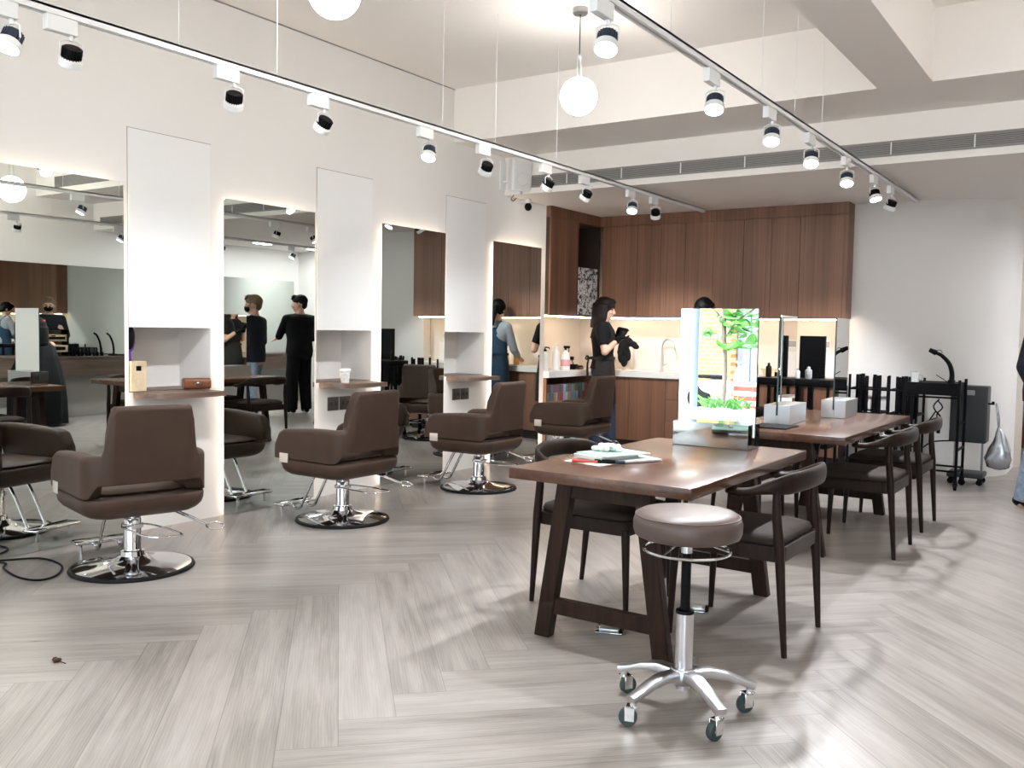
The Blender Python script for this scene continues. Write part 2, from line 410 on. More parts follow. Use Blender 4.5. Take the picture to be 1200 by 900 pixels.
# ------------------------------------------------------------------ floor: herringbone planks
def build_floor():
    L_, W_ = 1.61, 0.188
    X0, Y0 = -1.95, 0.10
    x_lo, x_hi, y_lo, y_hi = -5.6, 2.2, YF, 13.2
    bm = bmesh.new()
    uvl = bm.loops.layers.uv.new('plank'); edl = bm.loops.layers.uv.new('edge')
    tl = bm.loops.layers.color.new('tone')
    s2 = sqrt(2)
    rnd = random.Random(3)
    def wp(a, b): return V((X0 + (a - b) / s2, Y0 + (a + b) / s2, 0))
    def plank(a0, b0, la, lb):
        c = [wp(a0, b0), wp(a0 + la, b0), wp(a0 + la, b0 + lb), wp(a0, b0 + lb)]
        if max(p.x for p in c) < x_lo - 1.2 or min(p.x for p in c) > x_hi + 1.2 or max(p.y for p in c) < y_lo - 1.2 or min(p.y for p in c) > y_hi + 1.2: return
        ou, ov, tn = rnd.uniform(0, 50), rnd.uniform(0, 50), rnd.random()
        horiz = la > lb
        f = bm.faces.new([bm.verts.new(p) for p in c])
        ll = [(0, 0), (la, 0), (la, lb), (0, lb)]
        for lp, (u, v) in zip(f.loops, ll):
            if not horiz: u, v = v, u
            lp[uvl].uv = (u + ou, v + ov); lp[tl] = (tn, tn, tn, 1)
            lp[edl].uv = (u, v)
    for j in range(-8, 9):
        for i in range(-60, 75):
            oa, ob = i * W_ + j * L_, i * W_ - j * L_
            plank(oa, ob, L_, W_)
            plank(oa, ob + W_, W_, L_)
    # split every plank along its centre lines so that the edge distance can be stored per corner
    for f in list(bm.faces):
        pass
    # cut to the room
    for co, no in (((x_lo, 0, 0), (-1, 0, 0)), ((x_hi, 0, 0), (1, 0, 0)), ((0, y_lo, 0), (0, -1, 0)), ((0, y_hi, 0), (0, 1, 0))):
        g = list(bm.verts) + list(bm.edges) + list(bm.faces)
        bmesh.ops.bisect_plane(bm, geom=g, plane_co=co, plane_no=no, clear_outer=True)
    for f in bm.faces:
        if f.normal.z < 0: f.normal_flip()
    me = bpy.data.meshes.new('floor'); bm.to_mesh(me); bm.free()
    o = bpy.data.objects.new('floor', me); COL.objects.link(o); me.materials.append(M['floor'])
    o['kind'] = 'structure'
    return L_, W_
FL, FW = build_floor()
# edge distance inside the shader: min(u, L-u), min(v, W-v)
def patch_floor_edges():
    nt = M['floor'].node_tree; N = nt.nodes; L = nt.links
    sx = [n for n in N if n.bl_idname == 'ShaderNodeSeparateXYZ'][0]
    mn = [n for n in N if n.bl_idname == 'ShaderNodeMath' and n.operation == 'MINIMUM'][0]
    for k, size in ((0, FL), (1, FW)):
        sub = N.new('ShaderNodeMath'); sub.operation = 'SUBTRACT'; sub.inputs[0].default_value = size
        L.new(sx.outputs[k], sub.inputs[1])
        m2 = N.new('ShaderNodeMath'); m2.operation = 'MINIMUM'
        L.new(sx.outputs[k], m2.inputs[0]); L.new(sub.outputs[0], m2.inputs[1]); L.new(m2.outputs[0], mn.inputs[k])
patch_floor_edges()

# ------------------------------------------------------------------ left wall with niches
NICHE = [(a + 0.05, a + 0.645) for a, b in PIL]
def wall_left():
    b = B(); zs = [0, 0.865, 1.265, ZC]; ys = [YF]
    for a, c in NICHE: ys += [a, c]
    ys += [8.0]
    def q(p): b.face([b.bm.verts.new(x) for x in p])
    for i in range(len(ys) - 1):
        for k in range(3):
            y0, y1, z0, z1 = ys[i], ys[i + 1], zs[k], zs[k + 1]
            if k == 1 and i % 2 == 1:
                xd = XW - 0.33
                q([(xd, y0, z0), (xd, y1, z0), (xd, y1, z1), (xd, y0, z1)])
                q([(XW, y0, z0), (xd, y0, z0), (xd, y0, z1), (XW, y0, z1)])
                q([(XW, y1, z0), (xd, y1, z0), (xd, y1, z1), (XW, y1, z1)])
                q([(XW, y0, z1), (xd, y0, z1), (xd, y1, z1), (XW, y1, z1)])
                q([(XW, y0, z0), (xd, y0, z0), (xd, y1, z0), (XW, y1, z0)])
            else:
                q([(XW, y0, z0), (XW, y1, z0), (XW, y1, z1), (XW, y0, z1)])
    # end of the wall at the kitchen and its back
    q([(XW, 8.0, 0), (XW - 0.40, 8.0, 0), (XW - 0.40, 8.0, ZC), (XW, 8.0, ZC)])
    q([(XW - 0.40, YF, 0), (XW - 0.40, 8.0, 0), (XW - 0.40, 8.0, ZC), (XW - 0.40, YF, ZC)])
    bmesh.ops.remove_doubles(b.bm, verts=b.bm.verts, dist=1e-4)
    struct('wall_left', b, 'wall')
wall_left()

# ceiling, beams, kitchen ceiling
b = B(); b.box(-5.5, 2.3, YF - 0.1, 6.5, ZC, ZC + 0.1); struct('ceiling', b, 'ceiling')
b = B(); b.box(-5.45, 2.1, 6.44, 7.24, ZB, ZC + 0.05); struct('beam_cross', b, 'ceiling')
b = B(); b.box(-1.475, -1.136, YF, 6.44, ZB, ZC + 0.02); struct('beam_long', b, 'ceiling')
b = B(); b.box(-5.45, 2.1, 7.24, 13.2, ZS, ZC + 0.05); struct('ceiling_kitchen', b, 'ceiling')
b = B(); b.box(XW, XW + 0.006, YF, 6.44, ZC - 0.008, ZC); struct('trim_1', b, 'vent')

# kitchen alcove walls, curved white wall
b = B(); b.box(-5.55, -5.42, 8.0, 9.5, 0, ZS); struct('wall_kitchen_left', b, 'splash')
b = B(); b.box(-5.42, -2.285, 9.42, 9.55, 0, ZS); struct('wall_kitchen_back', b, 'splash')
def curved_wall():
    out = [(-2.285, 9.25), (-1.5, 9.25)]
    cx, cy, r = -1.5, 9.85, 0.575; 
    out = [(-2.285, cy - r), (cx, cy - r)]
    for k in range(1, 25):
        t = radians(-90 + 90 * k / 24); out.append((cx + r * cos(t), cy + r * sin(t)))
    out += [(cx + r, 10.55), (cx + r - 0.14, 10.55)]
    for k in range(24, -1, -1):
        t = radians(-90 + 90 * k / 24); out.append((cx + (r - 0.14) * cos(t), cy + (r - 0.14) * sin(t)))
    out += [(-2.285, cy - r + 0.14)]
    b = B(); b.prism(out, 0, ZS); struct('wall_back', b, 'wall', sharp=25)
curved_wall()
b = B(); b.box(-0.93, -0.872, 10.40, 10.55, 0, 2.40); b.box(-0.93, 0.30, 10.40, 10.55, 2.40, ZS); struct('trim_2', b, 'splash')
b = B(); b.box(-0.55, XR, 11.0, 11.12, 0, ZS); struct('wall_corridor_right', b, 'wall')
b = B(); b.box(-2.5, 2.1, 12.9, 13.05, 0, ZS); b.box(-2.5, -2.4, 9.5, 12.9, 0, ZS); struct('wall_corridor', b, 'wall')
b = B(); b.box(XR, XR + 0.12, YF, 13.0, 0, ZC); struct('wall_right', b, 'wall')

# shop front: frame, glass, outside
b = B()
for x in (-5.04, -3.10, -1.30, 0.40, 1.92): b.box(x - 0.04, x + 0.04, YF - 0.05, YF + 0.05, 0, 2.95)
b.box(-5.04, XR, YF - 0.05, YF + 0.05, 0, 0.12); b.box(-5.04, XR, YF - 0.05, YF + 0.05, 2.87, 2.95)
struct('window_1', b, 'frame')
b = B(); b.box(-5.0, 1.9, YF - 0.006, YF + 0.006, 0.12, 2.87); struct('window_2', b, 'glass')
b = B(); b.box(-5.5, 2.1, YF - 0.06, YF + 0.06, 2.95, ZC + 0.05); struct('wall_front', b, 'wall')
# ------------------------------------------------------------------ mirror wall fittings
mlab = ['tall backlit wall mirror behind the nearest styling chair, cut off by the frame edge',
        'tall backlit wall mirror reflecting the standing man in black',
        'tall backlit wall mirror reflecting black carts and a plain white wall',
        'narrowest looking tall backlit wall mirror, reflecting the woman in the denim apron']
for k, y0 in enumerate(ML):
    y1 = y0 + MW
    t = thing('wall_mirror', mlab[k], 'mirror', (XW, y0, 0), radians(-1.35) if k == 3 else 0, 'backlit wall mirrors')
    b = B(); b.box(0.030, 0.036, 0, MW, 0.004, MZ); obj('mirror_glass', b, 'mirror', t)
    b = B(); b.box(0.002, 0.0295, 0.05, MW - 0.05, 0.03, MZ - 0.05); obj('backing_board', b, 'cabdark', t)
    b = B()
    b.box(0.008, 0.024, 0.040, 0.050, 0.03, MZ - 0.04); b.box(0.008, 0.024, MW - 0.050, MW - 0.040, 0.03, MZ - 0.04)
    b.box(0.008, 0.024, 0.040, MW - 0.040, MZ - 0.050, MZ - 0.040)
    obj('led_strip', b, 'led', t)

dlab = ['flush white cabinet door above the niche with the brown leather case',
        'flush white cabinet door above the niche with the paper cup',
        'flush white cabinet door above the empty niche']
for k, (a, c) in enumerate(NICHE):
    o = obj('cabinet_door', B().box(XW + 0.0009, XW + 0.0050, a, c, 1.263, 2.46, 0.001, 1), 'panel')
    obj('painted_gap_shade', B().box(XW + 0.0003, XW + 0.0008, a - 0.0045, c + 0.003, 1.2655, 2.4645), 'vent', o)  # dark sheet behind the door, paints the hairline shadow along its edges
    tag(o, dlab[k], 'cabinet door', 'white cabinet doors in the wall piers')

slab = ['wooden wall shelf holding the brown leather case', 'wooden wall shelf holding the white paper cup', 'bare wooden wall shelf under the empty niche']
for k, (a, c) in enumerate(NICHE):
    t = thing('wall_shelf', slab[k], 'shelf', (XW, a, 0.83), 0, 'wooden shelves on the wall piers')
    w = 0.535; d = 0.235; poly = [(0.002, 0.03)]
    for j in range(11):
        th = radians(-90 + 90 * j / 10); poly.append((d - 0.16 + 0.16 * cos(th), 0.19 + 0.16 * sin(th)))
    poly += [(d, w), (0.002, w)]
    b = B(); b.prism(poly, 0, 0.034); obj('shelf_board', b, 'shelfwood', t)
    b = B(); b.box(-0.30, 0.001, 0.012, c - a - 0.012, 0.0355, 0.040); obj('niche_base', b, 'shelfwood', t)

for k, (a, c) in enumerate(PIL[1:]):
    for j in (0, 1):
        t = thing('wall_socket', f"dark double socket plate under the shelf with the {'paper cup' if k == 0 else 'empty niche'}, {'nearer' if j == 0 else 'farther'} of the pair" if k == 0 else f"dark double socket plate under the bare shelf, {'nearer' if j == 0 else 'farther'} of the pair", 'socket', (XW, a + 0.225 + j * 0.128, 0.70), 0, 'dark socket plates')
        obj('plate', B().box(0.0005, 0.009, -0.058, 0.058, -0.052, 0.052, 0.003), 'socket', t)
        b = B()
        for s in (-1, 1):
            for q in (-1, 1): b.box(0.0088, 0.0096, s * 0.027 - 0.003 + q * 0.008, s * 0.027 + 0.003 + q * 0.008, -0.012, 0.012)
        obj('socket_slot', b, 'black', t)

# things in the niches
a0 = NICHE[0][0]
t = thing('wooden_box', 'pale wooden box with a slot handle at the edge of a wall niche', 'box', (XW - 0.06, a0 + 0.060, 0.8705))
b = B()
b.box(-0.075, 0.075, -0.052, -0.045, 0, 0.185, 0.002); b.box(-0.075, 0.075, 0.045, 0.052, 0, 0.185, 0.002)
b.box(-0.075, -0.067, -0.045, 0.045, 0, 0.185); b.box(-0.067, 0.067, -0.045, 0.045, 0, 0.008)
b.box(0.067, 0.075, -0.045, 0.045, 0, 0.125); b.box(0.067, 0.075, -0.045, -0.020, 0.125, 0.155); b.box(0.067, 0.075, 0.020, 0.045, 0.125, 0.155); b.box(0.067, 0.075, -0.045, 0.045, 0.155, 0.185)
obj('box_body', b, 'palewood', t)
b = B(); b.box(-0.064, 0.064, -0.044, 0.044, 0.06, 0.158); obj('box_lining', b, 'black', t)
t = thing('hair_brush', 'purple and black paddle brush standing in the pale wooden box', 'brush', (XW - 0.07, a0 + 0.060, 1.022))
b = B(); b.cyl((0.01, -0.01, 0.01), (0.005, -0.012, 0.09), 0.011, 0.010, 12); b.sphere((0.003, -0.008, 0.17), (0.018, 0.036, 0.085), 16, 12); obj('brush_body', b, 'purple', t)
b = B(); b.sphere((0.016, -0.016, 0.178), (0.016, 0.032, 0.075), 16, 12); obj('bristle_pad', b, 'black', t)
t = thing('leather_case', 'small tan leather case lying on a wall shelf', 'case', (XW + 0.06, a0 + 0.44, 0.8705), radians(-25))
b = B()
sec = rrect(-0.045, 0.045, 0.0, 0.072, 0.022, 4)
b.loft([[V((x * s, y, z * s + (1 - s) * 0.03)) for x, z in sec] for y, s in ((-0.085, 0.86), (-0.078, 1), (0.078, 1), (0.085, 0.86))])
obj('case_body', b, 'tan', t)
b = B(); b.tube(catmull([(0.046, -0.02, 0.03), (0.052, 0, 0.045), (0.046, 0.02, 0.03)]), 0.004, 8); obj('clasp', b, 'steel', t)
b = B(); b.tube(catmull([(0.02, 0.086, 0.006), (0.05, 0.12, 0.004), (0.03, 0.17, 0.004)]), 0.003, 6); obj('cord', b, 'cream', t)
t = thing('paper_cup', 'white printed paper cup on the middle wall shelf', 'cup', (XW + 0.10, NICHE[1][0] + 0.205, 0.8645))
b = B(); b.lathe([(0.030, 0), (0.031, 0.002), (0.041, 0.088), (0.0435, 0.09), (0.0435, 0.094), (0.040, 0.094), (0.029, 0.006), (0.0, 0.006)], n=28); obj('cup_body', b, 'cup', t)
b = B(); b.lathe([(0.0445, 0.092), (0.0445, 0.098), (0.040, 0.102), (0.038, 0.108), (0.0, 0.108)], n=28); obj('lid', b, 'white', t)

# loudspeaker with bracket, cable, small camera
t = thing('wall_speaker', 'white loudspeaker on a bracket at the far end of the mirror wall', 'speaker', (XW, 7.20, 2.60))
sp = thing('tmp', None, None); bpy.data.objects.remove(sp)
rot = Matrix.Translation((0.20, 0.0, 0.15)) @ Matrix.Rotation(radians(-40), 4, 'Z') @ Matrix.Rotation(radians(6), 4, 'Y')
b = B(); b.box(-0.085, 0.085, -0.095, 0.095, -0.15, 0.15, 0.02, 3, mat=rot); obj('speaker_cabinet', b, 'white', t)
b = B(); b.box(0.0855, 0.092, -0.082, 0.082, -0.135, 0.135, 0.003, 2, mat=rot); g = obj('speaker_grille', b, 'spk', t)
b = B(); b.lathe([(0.0, 0.0), (0.055, 0.0), (0.058, 0.003), (0.062, 0.0), (0.062, -0.002)], c=(0, 0, 0), n=28, axis=(1, 0, 0)); 
bmesh.ops.transform(b.bm, matrix=rot @ Matrix.Translation((0.093, 0, -0.045)), verts=b.bm.verts); obj('woofer_ring', b, 'spk', g)
b = B(); b.box(0.0, 0.012, -0.05, 0.05, 0.02, 0.30, 0.003); b.cyl((0.01, 0, 0.10), (0.10, 0, 0.10), 0.014); b.box(0.14, 0.22, -0.02, 0.02, -0.03, 0.006, 0.004); b.cyl((0.10, 0, 0.10), (0.17, 0, -0.015), 0.012); obj('bracket', b, 'white', t)
b = B(); b.tube(catmull([(0.12, 0.02, -0.03), (0.05, 0.08, -0.055), (0.03, 0.15, -0.06), (0.02, 0.22, -0.02), (0.006, 0.30, 0.02)]), 0.005, 8); obj('cable', b, pm('taupe_cable', (0.28, 0.21, 0.18), 0.6), t)
t = thing('security_camera', 'small black ball camera on a white mount beside the loudspeaker', 'camera', (XW, 7.52, 2.53))
b = B(); b.cyl((0, 0, 0.03), (0.015, 0, 0.03), 0.035, n=20); b.cyl((0.01, 0, 0.03), (0.09, -0.02, 0.01), 0.018); b.lathe([(0.0, 0.05), (0.03, 0.05), (0.036, 0.03), (0.036, 0.01), (0, 0.01)], c=(0.10, -0.02, -0.01)); obj('mount', b, 'white', t)
b = B(); b.sphere((0.105, -0.025, -0.035), (0.036, 0.036, 0.040), 20, 12); obj('camera_head', b, 'black', t)

# ------------------------------------------------------------------ linear air grille in the cross bulkhead
t = thing('air_grille', 'long grey slatted air grille along the bulkhead above the kitchen', 'vent', (-4.90, 7.24, 2.685))
Lg = 6.7
b = B(); b.box(0, Lg, -0.003, 0.0, -0.05, 0.05); obj('dark_backing', b, 'ventdark', t)
b = B(); b.box(0, Lg, -0.012, -0.002, 0.045, 0.056); b.box(0, Lg, -0.012, -0.002, -0.056, -0.045); obj('grille_frame', b, 'vent', t)
b = B()
for j in range(7):
    z = -0.039 + j * 0.013; b.box(0, Lg, -0.011, -0.003, z - 0.0037, z + 0.0037)
obj('slat', b, 'vent', t)
b = B()
for j in range(1, 12): obj('divider', B().box(j * 0.56 - 0.004, j * 0.56 + 0.004, -0.013, -0.003, -0.045, 0.045), 'white', t)

# ------------------------------------------------------------------ lighting tracks and spots
ZT = 2.52
def track(x, y0, y1, label, wires):
    t = thing('lighting_track', label, 'track', (x, 0, ZT))
    b = B(); b.box(-0.018, -0.0045, y0, y1, -0.016, 0.016); b.box(0.0045, 0.018, y0, y1, -0.016, 0.016); b.box(-0.018, 0.018, y0, y1, 0.006, 0.016); obj('rail', b, 'white', t)
    b = B(); b.box(-0.0045, 0.0045, y0 + 0.01, y1 - 0.01, -0.010, 0.005); obj('conductor_slot', b, 'slot', t)
    b = B(); b.box(-0.020, 0.020, y1 - 0.004, y1 + 0.012, -0.018, 0.018, 0.002); obj('end_cap', b, 'white', t)
    for y in wires:
        zt = ZC if y < 6.44 else (ZB if y < 7.24 else ZS)
        b = B(); b.cyl((0, y, 0.016), (0, y, zt - ZT), 0.0019, n=6); obj('suspension_wire', b, 'white', t)
XTL, XTR, XT3 = -3.61, -1.665, 0.62
track(XTL, -1.2, 8.68, 'white lighting track hung parallel to the mirror wall', (1.4, 2.60, 3.17, 4.50, 5.07, 5.86, 7.9))
track(XTR, -1.2, 8.95, 'white lighting track hung above the dark wooden tables', (1.2, 2.4, 3.60, 4.74, 5.31, 5.86, 8.0))
track(XT3, -1.2, 10.4, 'white lighting track over the ledge side of the room, seen in the mirrors', (0.6, 2.0, 3.6, 5.9, 7.0))

def spot(x, y, aim, label, group, power=45, lit=False, ang=55, col=(0.93, 0.96, 1.0)):
    t = thing('track_spotlight', label, 'spotlight', (x, y, ZT - 0.017), 0, group)
    b = B(); b.box(-0.017, 0.017, -0.065, 0.065, -0.062, 0.0, 0.002, 1); obj('adapter', b, 'white', t)
    b = B(); b.box(-0.005, 0.005, 0.040, 0.065, -0.001, 0.006); obj('latch', b, 'grey', t)
    d = V(aim).normalized()
    pv = V((0, 0.045, -0.135))
    side = d.cross(V((0, 0, 1)))
    if side.length < 0.05: side = V((1, 0, 0))
    side.normalize()
    b = B(); b.cyl((0, 0.045, -0.06), (0, 0.045, -0.082), 0.009, n=12)
    b.tube([pv + side * 0.043, pv + side * 0.043 + V((0, 0, 0.045)), pv + side * 0.02 + V((0, 0, 0.056)), pv - side * 0.02 + V((0, 0, 0.056)), pv - side * 0.043 + V((0, 0, 0.045)), pv - side * 0.043], 0.0035, 8)
    obj('yoke', b, 'white', t)
    q = V((0, 0, -1)).rotation_difference(d).to_matrix().to_4x4()
    mt = Matrix.Translation(pv) @ q
    b = B(); b.lathe([(0, 0.030), (0.033, 0.030), (0.036, 0.026), (0.036, -0.018), (0, -0.018)], n=24)
    for j in range(20):
        th = 2 * pi * j / 20; b.box(0.034, 0.0395, -0.0015, 0.0015, -0.016, 0.026, mat=Matrix.Rotation(th, 4, 'Z'))
    bmesh.ops.transform(b.bm, matrix=mt, verts=b.bm.verts); h = obj('heat_sink', b, 'navy' if lit else 'black', t)
    b = B(); b.lathe([(0.0365, -0.012), (0.044, -0.018), (0.046, -0.022), (0.046, -0.046), (0.042, -0.046), (0.038, -0.036), (0.038, -0.019)], n=28)
    bmesh.ops.transform(b.bm, matrix=mt, verts=b.bm.verts); obj('lamp_ring', b, 'white', t)
    b = B(); b.lathe([(0.0, -0.039), (0.037, -0.039), (0.037, -0.034), (0, -0.034)], n=24)
    bmesh.ops.transform(b.bm, matrix=mt, verts=b.bm.verts); obj('lens', b, 'lens', t)
    ld = bpy.data.lights.new('spot_beam', 'SPOT'); ld.energy = power; ld.spot_size = radians(ang); ld.spot_blend = 0.7; ld.shadow_soft_size = 0.03; ld.color = col
    lo = bpy.data.objects.new('spot_beam', ld); COL.objects.link(lo); lo.parent = t
    lo.location = pv + d * 0.050; lo.rotation_mode = 'QUATERNION'; lo.rotation_quaternion = V((0, 0, -1)).rotation_difference(d)

GA, GB, GC = 'spotlights on the track along the mirrors', 'spotlights on the track above the tables', 'spotlights on the ledge side track'
W_ = 'black backed spotlight facing the mirror wall, '
wallaim = (-0.62, 0.18, -0.76)
downaim = (0.12, -0.42, -0.90)
left = [(1.83, 'd', 'glowing spotlight at the near end of the mirror side track, half out of frame'),
        (2.07, 'w', W_ + 'nearest one on its track'), (2.88, 'w', W_ + 'above the door over the leather case'),
        (3.47, 'w', W_ + 'above the gap between the first two piers'), (4.35, 'd', 'brightly glowing spotlight midway along the mirror side track'),
        (4.95, 'w', W_ + 'next one past the glowing lamp'), (5.73, 'w', W_ + 'in front of the grille end beside the loudspeaker'),
        (6.30, 'w', W_ + 'second past the loudspeaker'), (7.10, 'd', 'small glowing spotlight before the kitchen end of the mirror side track'),
        (7.56, 'k', 'last black backed spotlight at the kitchen end of the mirror side track')]
for y, k, lab in left:
    aim = {'w': (wallaim[0] + 0.12 * sin(y * 7), wallaim[1] + 0.16 * sin(y * 3), wallaim[2]), 'd': downaim, 'k': (-0.25, 0.55, -0.80)}[k]
    spot(XTL, y - 0.02, aim, lab, GA, {'w': 25, 'd': 75, 'k': 110}[k], k == 'd', 74)
right = [(3.02, 'd', 'largest glowing spotlight, nearest on the track above the tables'),
         (4.08, 'd', 'glowing spotlight second along the track above the tables'),
         (4.90, 'd', 'glowing spotlight third along the track above the tables'),
         (5.64, 'd', 'glowing spotlight fourth along the track above the tables'),
         (6.48, 'd', 'glowing spotlight fifth along the track above the tables, under the air grille'),
         (7.30, 'b', 'tilted half lit spotlight, second from the far end of the track above the tables'),
         (7.88, 'b', 'black backed spotlight at the far end of the track above the tables')]
for y, k, lab in right:
    aim = downaim if k == 'd' else ((-0.42, 0.25, -0.87) if y > 7.5 else (0.28, -0.22, -0.93))
    spot(XTR, y - 0.02, aim, lab, GB, 80 if k == 'd' else 130, k == 'd', 84)
for k, (y, lab) in enumerate([(2.2, 'nearest the shop front'), (3.9, 'second from the shop front'), (5.45, 'third from the shop front'), (6.75, 'lit one facing down the room'), (8.3, 'above the man in black'), (9.6, 'at the far end')]):
    spot(XT3, y, downaim if k in (3, 5) else (0.45, 0.1, -0.85), 'white spotlight on the ledge side track, ' + lab, GC, 80, k in (3, 5), 66)

# flat ceiling panels over the ledge side, seen only in the mirrors
for k, (y, lab) in enumerate([(8.1, 'nearest the cross beam'), (9.5, 'above the man in black'), (10.6, 'at the corridor end')]):
    t = thing('ceiling_panel_light', 'square white ceiling light on the ledge side, ' + lab, 'light', (1.05, y, ZS), 0, 'ceiling lights on the ledge side')
    b = B(); b.box(-0.16, 0.16, -0.16, 0.16, -0.012, -0.0005, 0.003, 1); fr = obj('light_frame', b, 'white', t)
    obj('diffuser', B().box(-0.145, 0.145, -0.145, 0.145, -0.016, -0.0122), emis('panel_diffuser', (0.93, 0.96, 1.0), 8), t)
    ad = bpy.data.lights.new('panel_light', 'AREA'); ad.size = 0.29; ad.energy = 18; ad.color = (0.95, 0.97, 1.0)
    ao = bpy.data.objects.new('panel_light', ad); COL.objects.link(ao); ao.parent = t; ao.location = (0, 0, -0.02)
# ------------------------------------------------------------------ globe pendants
def pendant(x, y, z, r, label):
    t = thing('pendant_lamp', label, 'lamp', (x, y, ZC), 0, 'opal globe pendants')
    dz = z - ZC
    b = B(); b.lathe([(0, 0.0), (0.052, 0.0), (0.052, -0.032), (0.044, -0.042), (0, -0.042)], n=28); obj('ceiling_rose', b, pm('rose_grey', (0.30, 0.30, 0.31), 0.3, 0.9), t)
    b = B(); b.cyl((0, 0, -0.04), (0, 0, dz + r + 0.135), 0.004, n=8); obj('cord', b, 'grey', t)
    b = B()
    top = dz + r + 0.14
    pts = [(0.0, s, z2) for s, z2 in ((-0.022, dz + r * 0.55), (-0.024, dz + r + 0.03), (-0.021, top - 0.03), (-0.010, top - 0.006), (0, top), (0.010, top - 0.006), (0.021, top - 0.03), (0.024, dz + r + 0.03), (0.022, dz + r * 0.55))]
    b.tube(catmull(pts, 4), 0.0075, 8); obj('strap', b, 'satin', t)
    b = B(); b.sphere((0, 0, dz), r, 40, 24); obj('globe', b, 'globe', t)
pendant(-3.085, 5.27, 2.832, 0.122, 'glowing white globe pendant in front of the cross beam')
pendant(-3.12, 3.08, 2.832, 0.122, 'glowing white globe pendant cut by the top of the frame')
pendant(-3.12, 0.90, 2.832, 0.122, 'unseen white globe pendant added as ceiling fill, nearest the shop front on the mirror side')  # this globe and the next two are out of view, added as ceiling fill
pendant(0.90, 3.30, 2.832, 0.122, 'unseen white globe pendant added as ceiling fill, in the middle of the ledge side')
pendant(0.90, 1.10, 2.832, 0.122, 'unseen white globe pendant added as ceiling fill, nearest the shop front on the ledge side')
pendant(0.90, 5.58, 2.832, 0.15, 'glowing white globe pendant on the ledge side, reflected in the nearest wall mirror')
# ------------------------------------------------------------------ kitchen
LATE = []
YB = 9.06; XL = -4.98
t = thing('wall_cabinet', 'tall walnut wall cabinet beside the end of the mirror wall', 'cabinet', (0, 0, 0), 0, 'walnut wall cabinets')
obj('cabinet_body', B().box(-5.40, XL - 0.02, 8.005, 8.56, 1.462, 2.46), 'cabdark', t)
obj('cabinet_door', B().box(XL - 0.019, XL, 8.008, 8.558, 1.452, 2.46, 0.0015, 1), 'cab', t)
t = thing('open_cabinet', 'dark open corner recess of the walnut wall cabinets, paper chart hanging in it', 'cabinet')
b = B(); b.box(-5.40, -5.38, 8.562, 9.06, 1.462, 2.46); b.box(-5.38, XL, 8.562, 8.578, 1.462, 2.46); b.box(-5.38, XL, 8.578, 9.06, 1.452, 1.472); b.box(-5.38, XL, 9.045, 9.06, 1.472, 2.46)
obj('recess', b, 'cabdark', t)
b = B(); b.box(XL - 0.02, XL, 8.562, 8.578, 1.452, 2.46); obj('side_edge', b, 'cab', t)
t = obj('printed_chart', B().box(XL - 0.004, XL + 0.004, 8.585, 9.0, 1.475, 1.985), 'poster'); tag(t, 'black and white printed chart hanging in the corner cabinet recess', 'chart')
xs = [-4.95, -4.515, -3.953, -3.317, -2.743, -2.285]
ul = ['in the corner behind the woman in black', 'over the curved tap', 'over the lit table mirror', 'over the two silver mirror boxes', 'at its right end next to the white wall']
for k in range(5):
    a, c = xs[k], xs[k + 1]
    t = thing('wall_cabinet', 'walnut wall cabinet unit ' + ul[k], 'cabinet', (0, 0, 0), 0, 'walnut wall cabinets')
    obj('cabinet_body', B().box(a + 0.002, c, YB + 0.02, 9.42, 1.462, 2.46), 'cab' if k == 4 else 'cabdark', t)
    n = 2 if c - a > 0.5 else 1
    for j in range(n):
        u, w = a + (c - a) * j / n, a + (c - a) * (j + 1) / n
        obj('cabinet_door', B().box(u + (0.002 if j == 0 else 0.0007), w - 0.001, YB, YB + 0.019, 1.452, 2.46, 0.0012, 1), 'cab', t)
b = B(); b.box(-5.42, XL, 8.002, 9.06, 2.463, ZS); b.box(-5.42, -2.285, YB, 9.42, 2.463, ZS); struct('trim_3', b, 'cab')
b = B(); b.box(XL - 0.10, XL - 0.085, 8.02, 9.1, 1.440, 1.452); b.box(-5.05, -2.30, YB + 0.10, YB + 0.115, 1.440, 1.452)
o = obj('under_cabinet_light', b, 'ledk'); tag(o, 'warm light strip under the walnut wall cabinets', 'light strip')

# base cabinets
YL = 9.0; XLL = -5.0
blab = ['behind the woman in black', 'with three drawers beside the curved tap', 'behind the lit table mirror', 'behind the black work table', 'behind the silver mirror boxes', 'at its right end']
bx = [-4.98, -4.11, -3.70, -3.15, -2.70, -2.29]
for k in range(5):
    a, c = bx[k], bx[k + 1]
    t = thing('base_cabinet', 'walnut base cabinet ' + blab[k], 'cabinet', (0, 0, 0), 0, 'walnut base cabinets')
    obj('cabinet_body', B().box(a + 0.001, c - 0.001, YL + 0.02, 9.415, 0.10, 0.80), 'cabdark', t)
    obj('toe_kick', B().box(a + 0.001, c - 0.001, YL + 0.05, YL + 0.07, 0.0, 0.10), 'cabdark', t)
    if k == 1:
        for z0, z1 in ((0.105, 0.345), (0.349, 0.575), (0.579, 0.80)):
            obj('drawer', B().box(a + 0.002, c - 0.002, YL, YL + 0.019, z0, z1, 0.0012, 1), 'cab', t)
    else:
        n = 2 if c - a > 0.5 else 1
        for j in range(n):
            u, w = a + (c - a) * j / n, a + (c - a) * (j + 1) / n
            obj('cabinet_door', B().box(u + 0.002, w - 0.002, YL, YL + 0.019, 0.105, 0.80, 0.0012, 1), 'cab', t)
t = thing('open_base_unit', 'open walnut base unit holding colour tubes and bottles near the mirror wall end', 'cabinet')
b = B(); b.box(-5.40, XLL, 8.005, 8.025, 0, 0.80); b.box(-5.40, XLL, 8.96, 8.978, 0, 0.80); b.box(-5.40, -5.38, 8.025, 8.96, 0, 0.80)
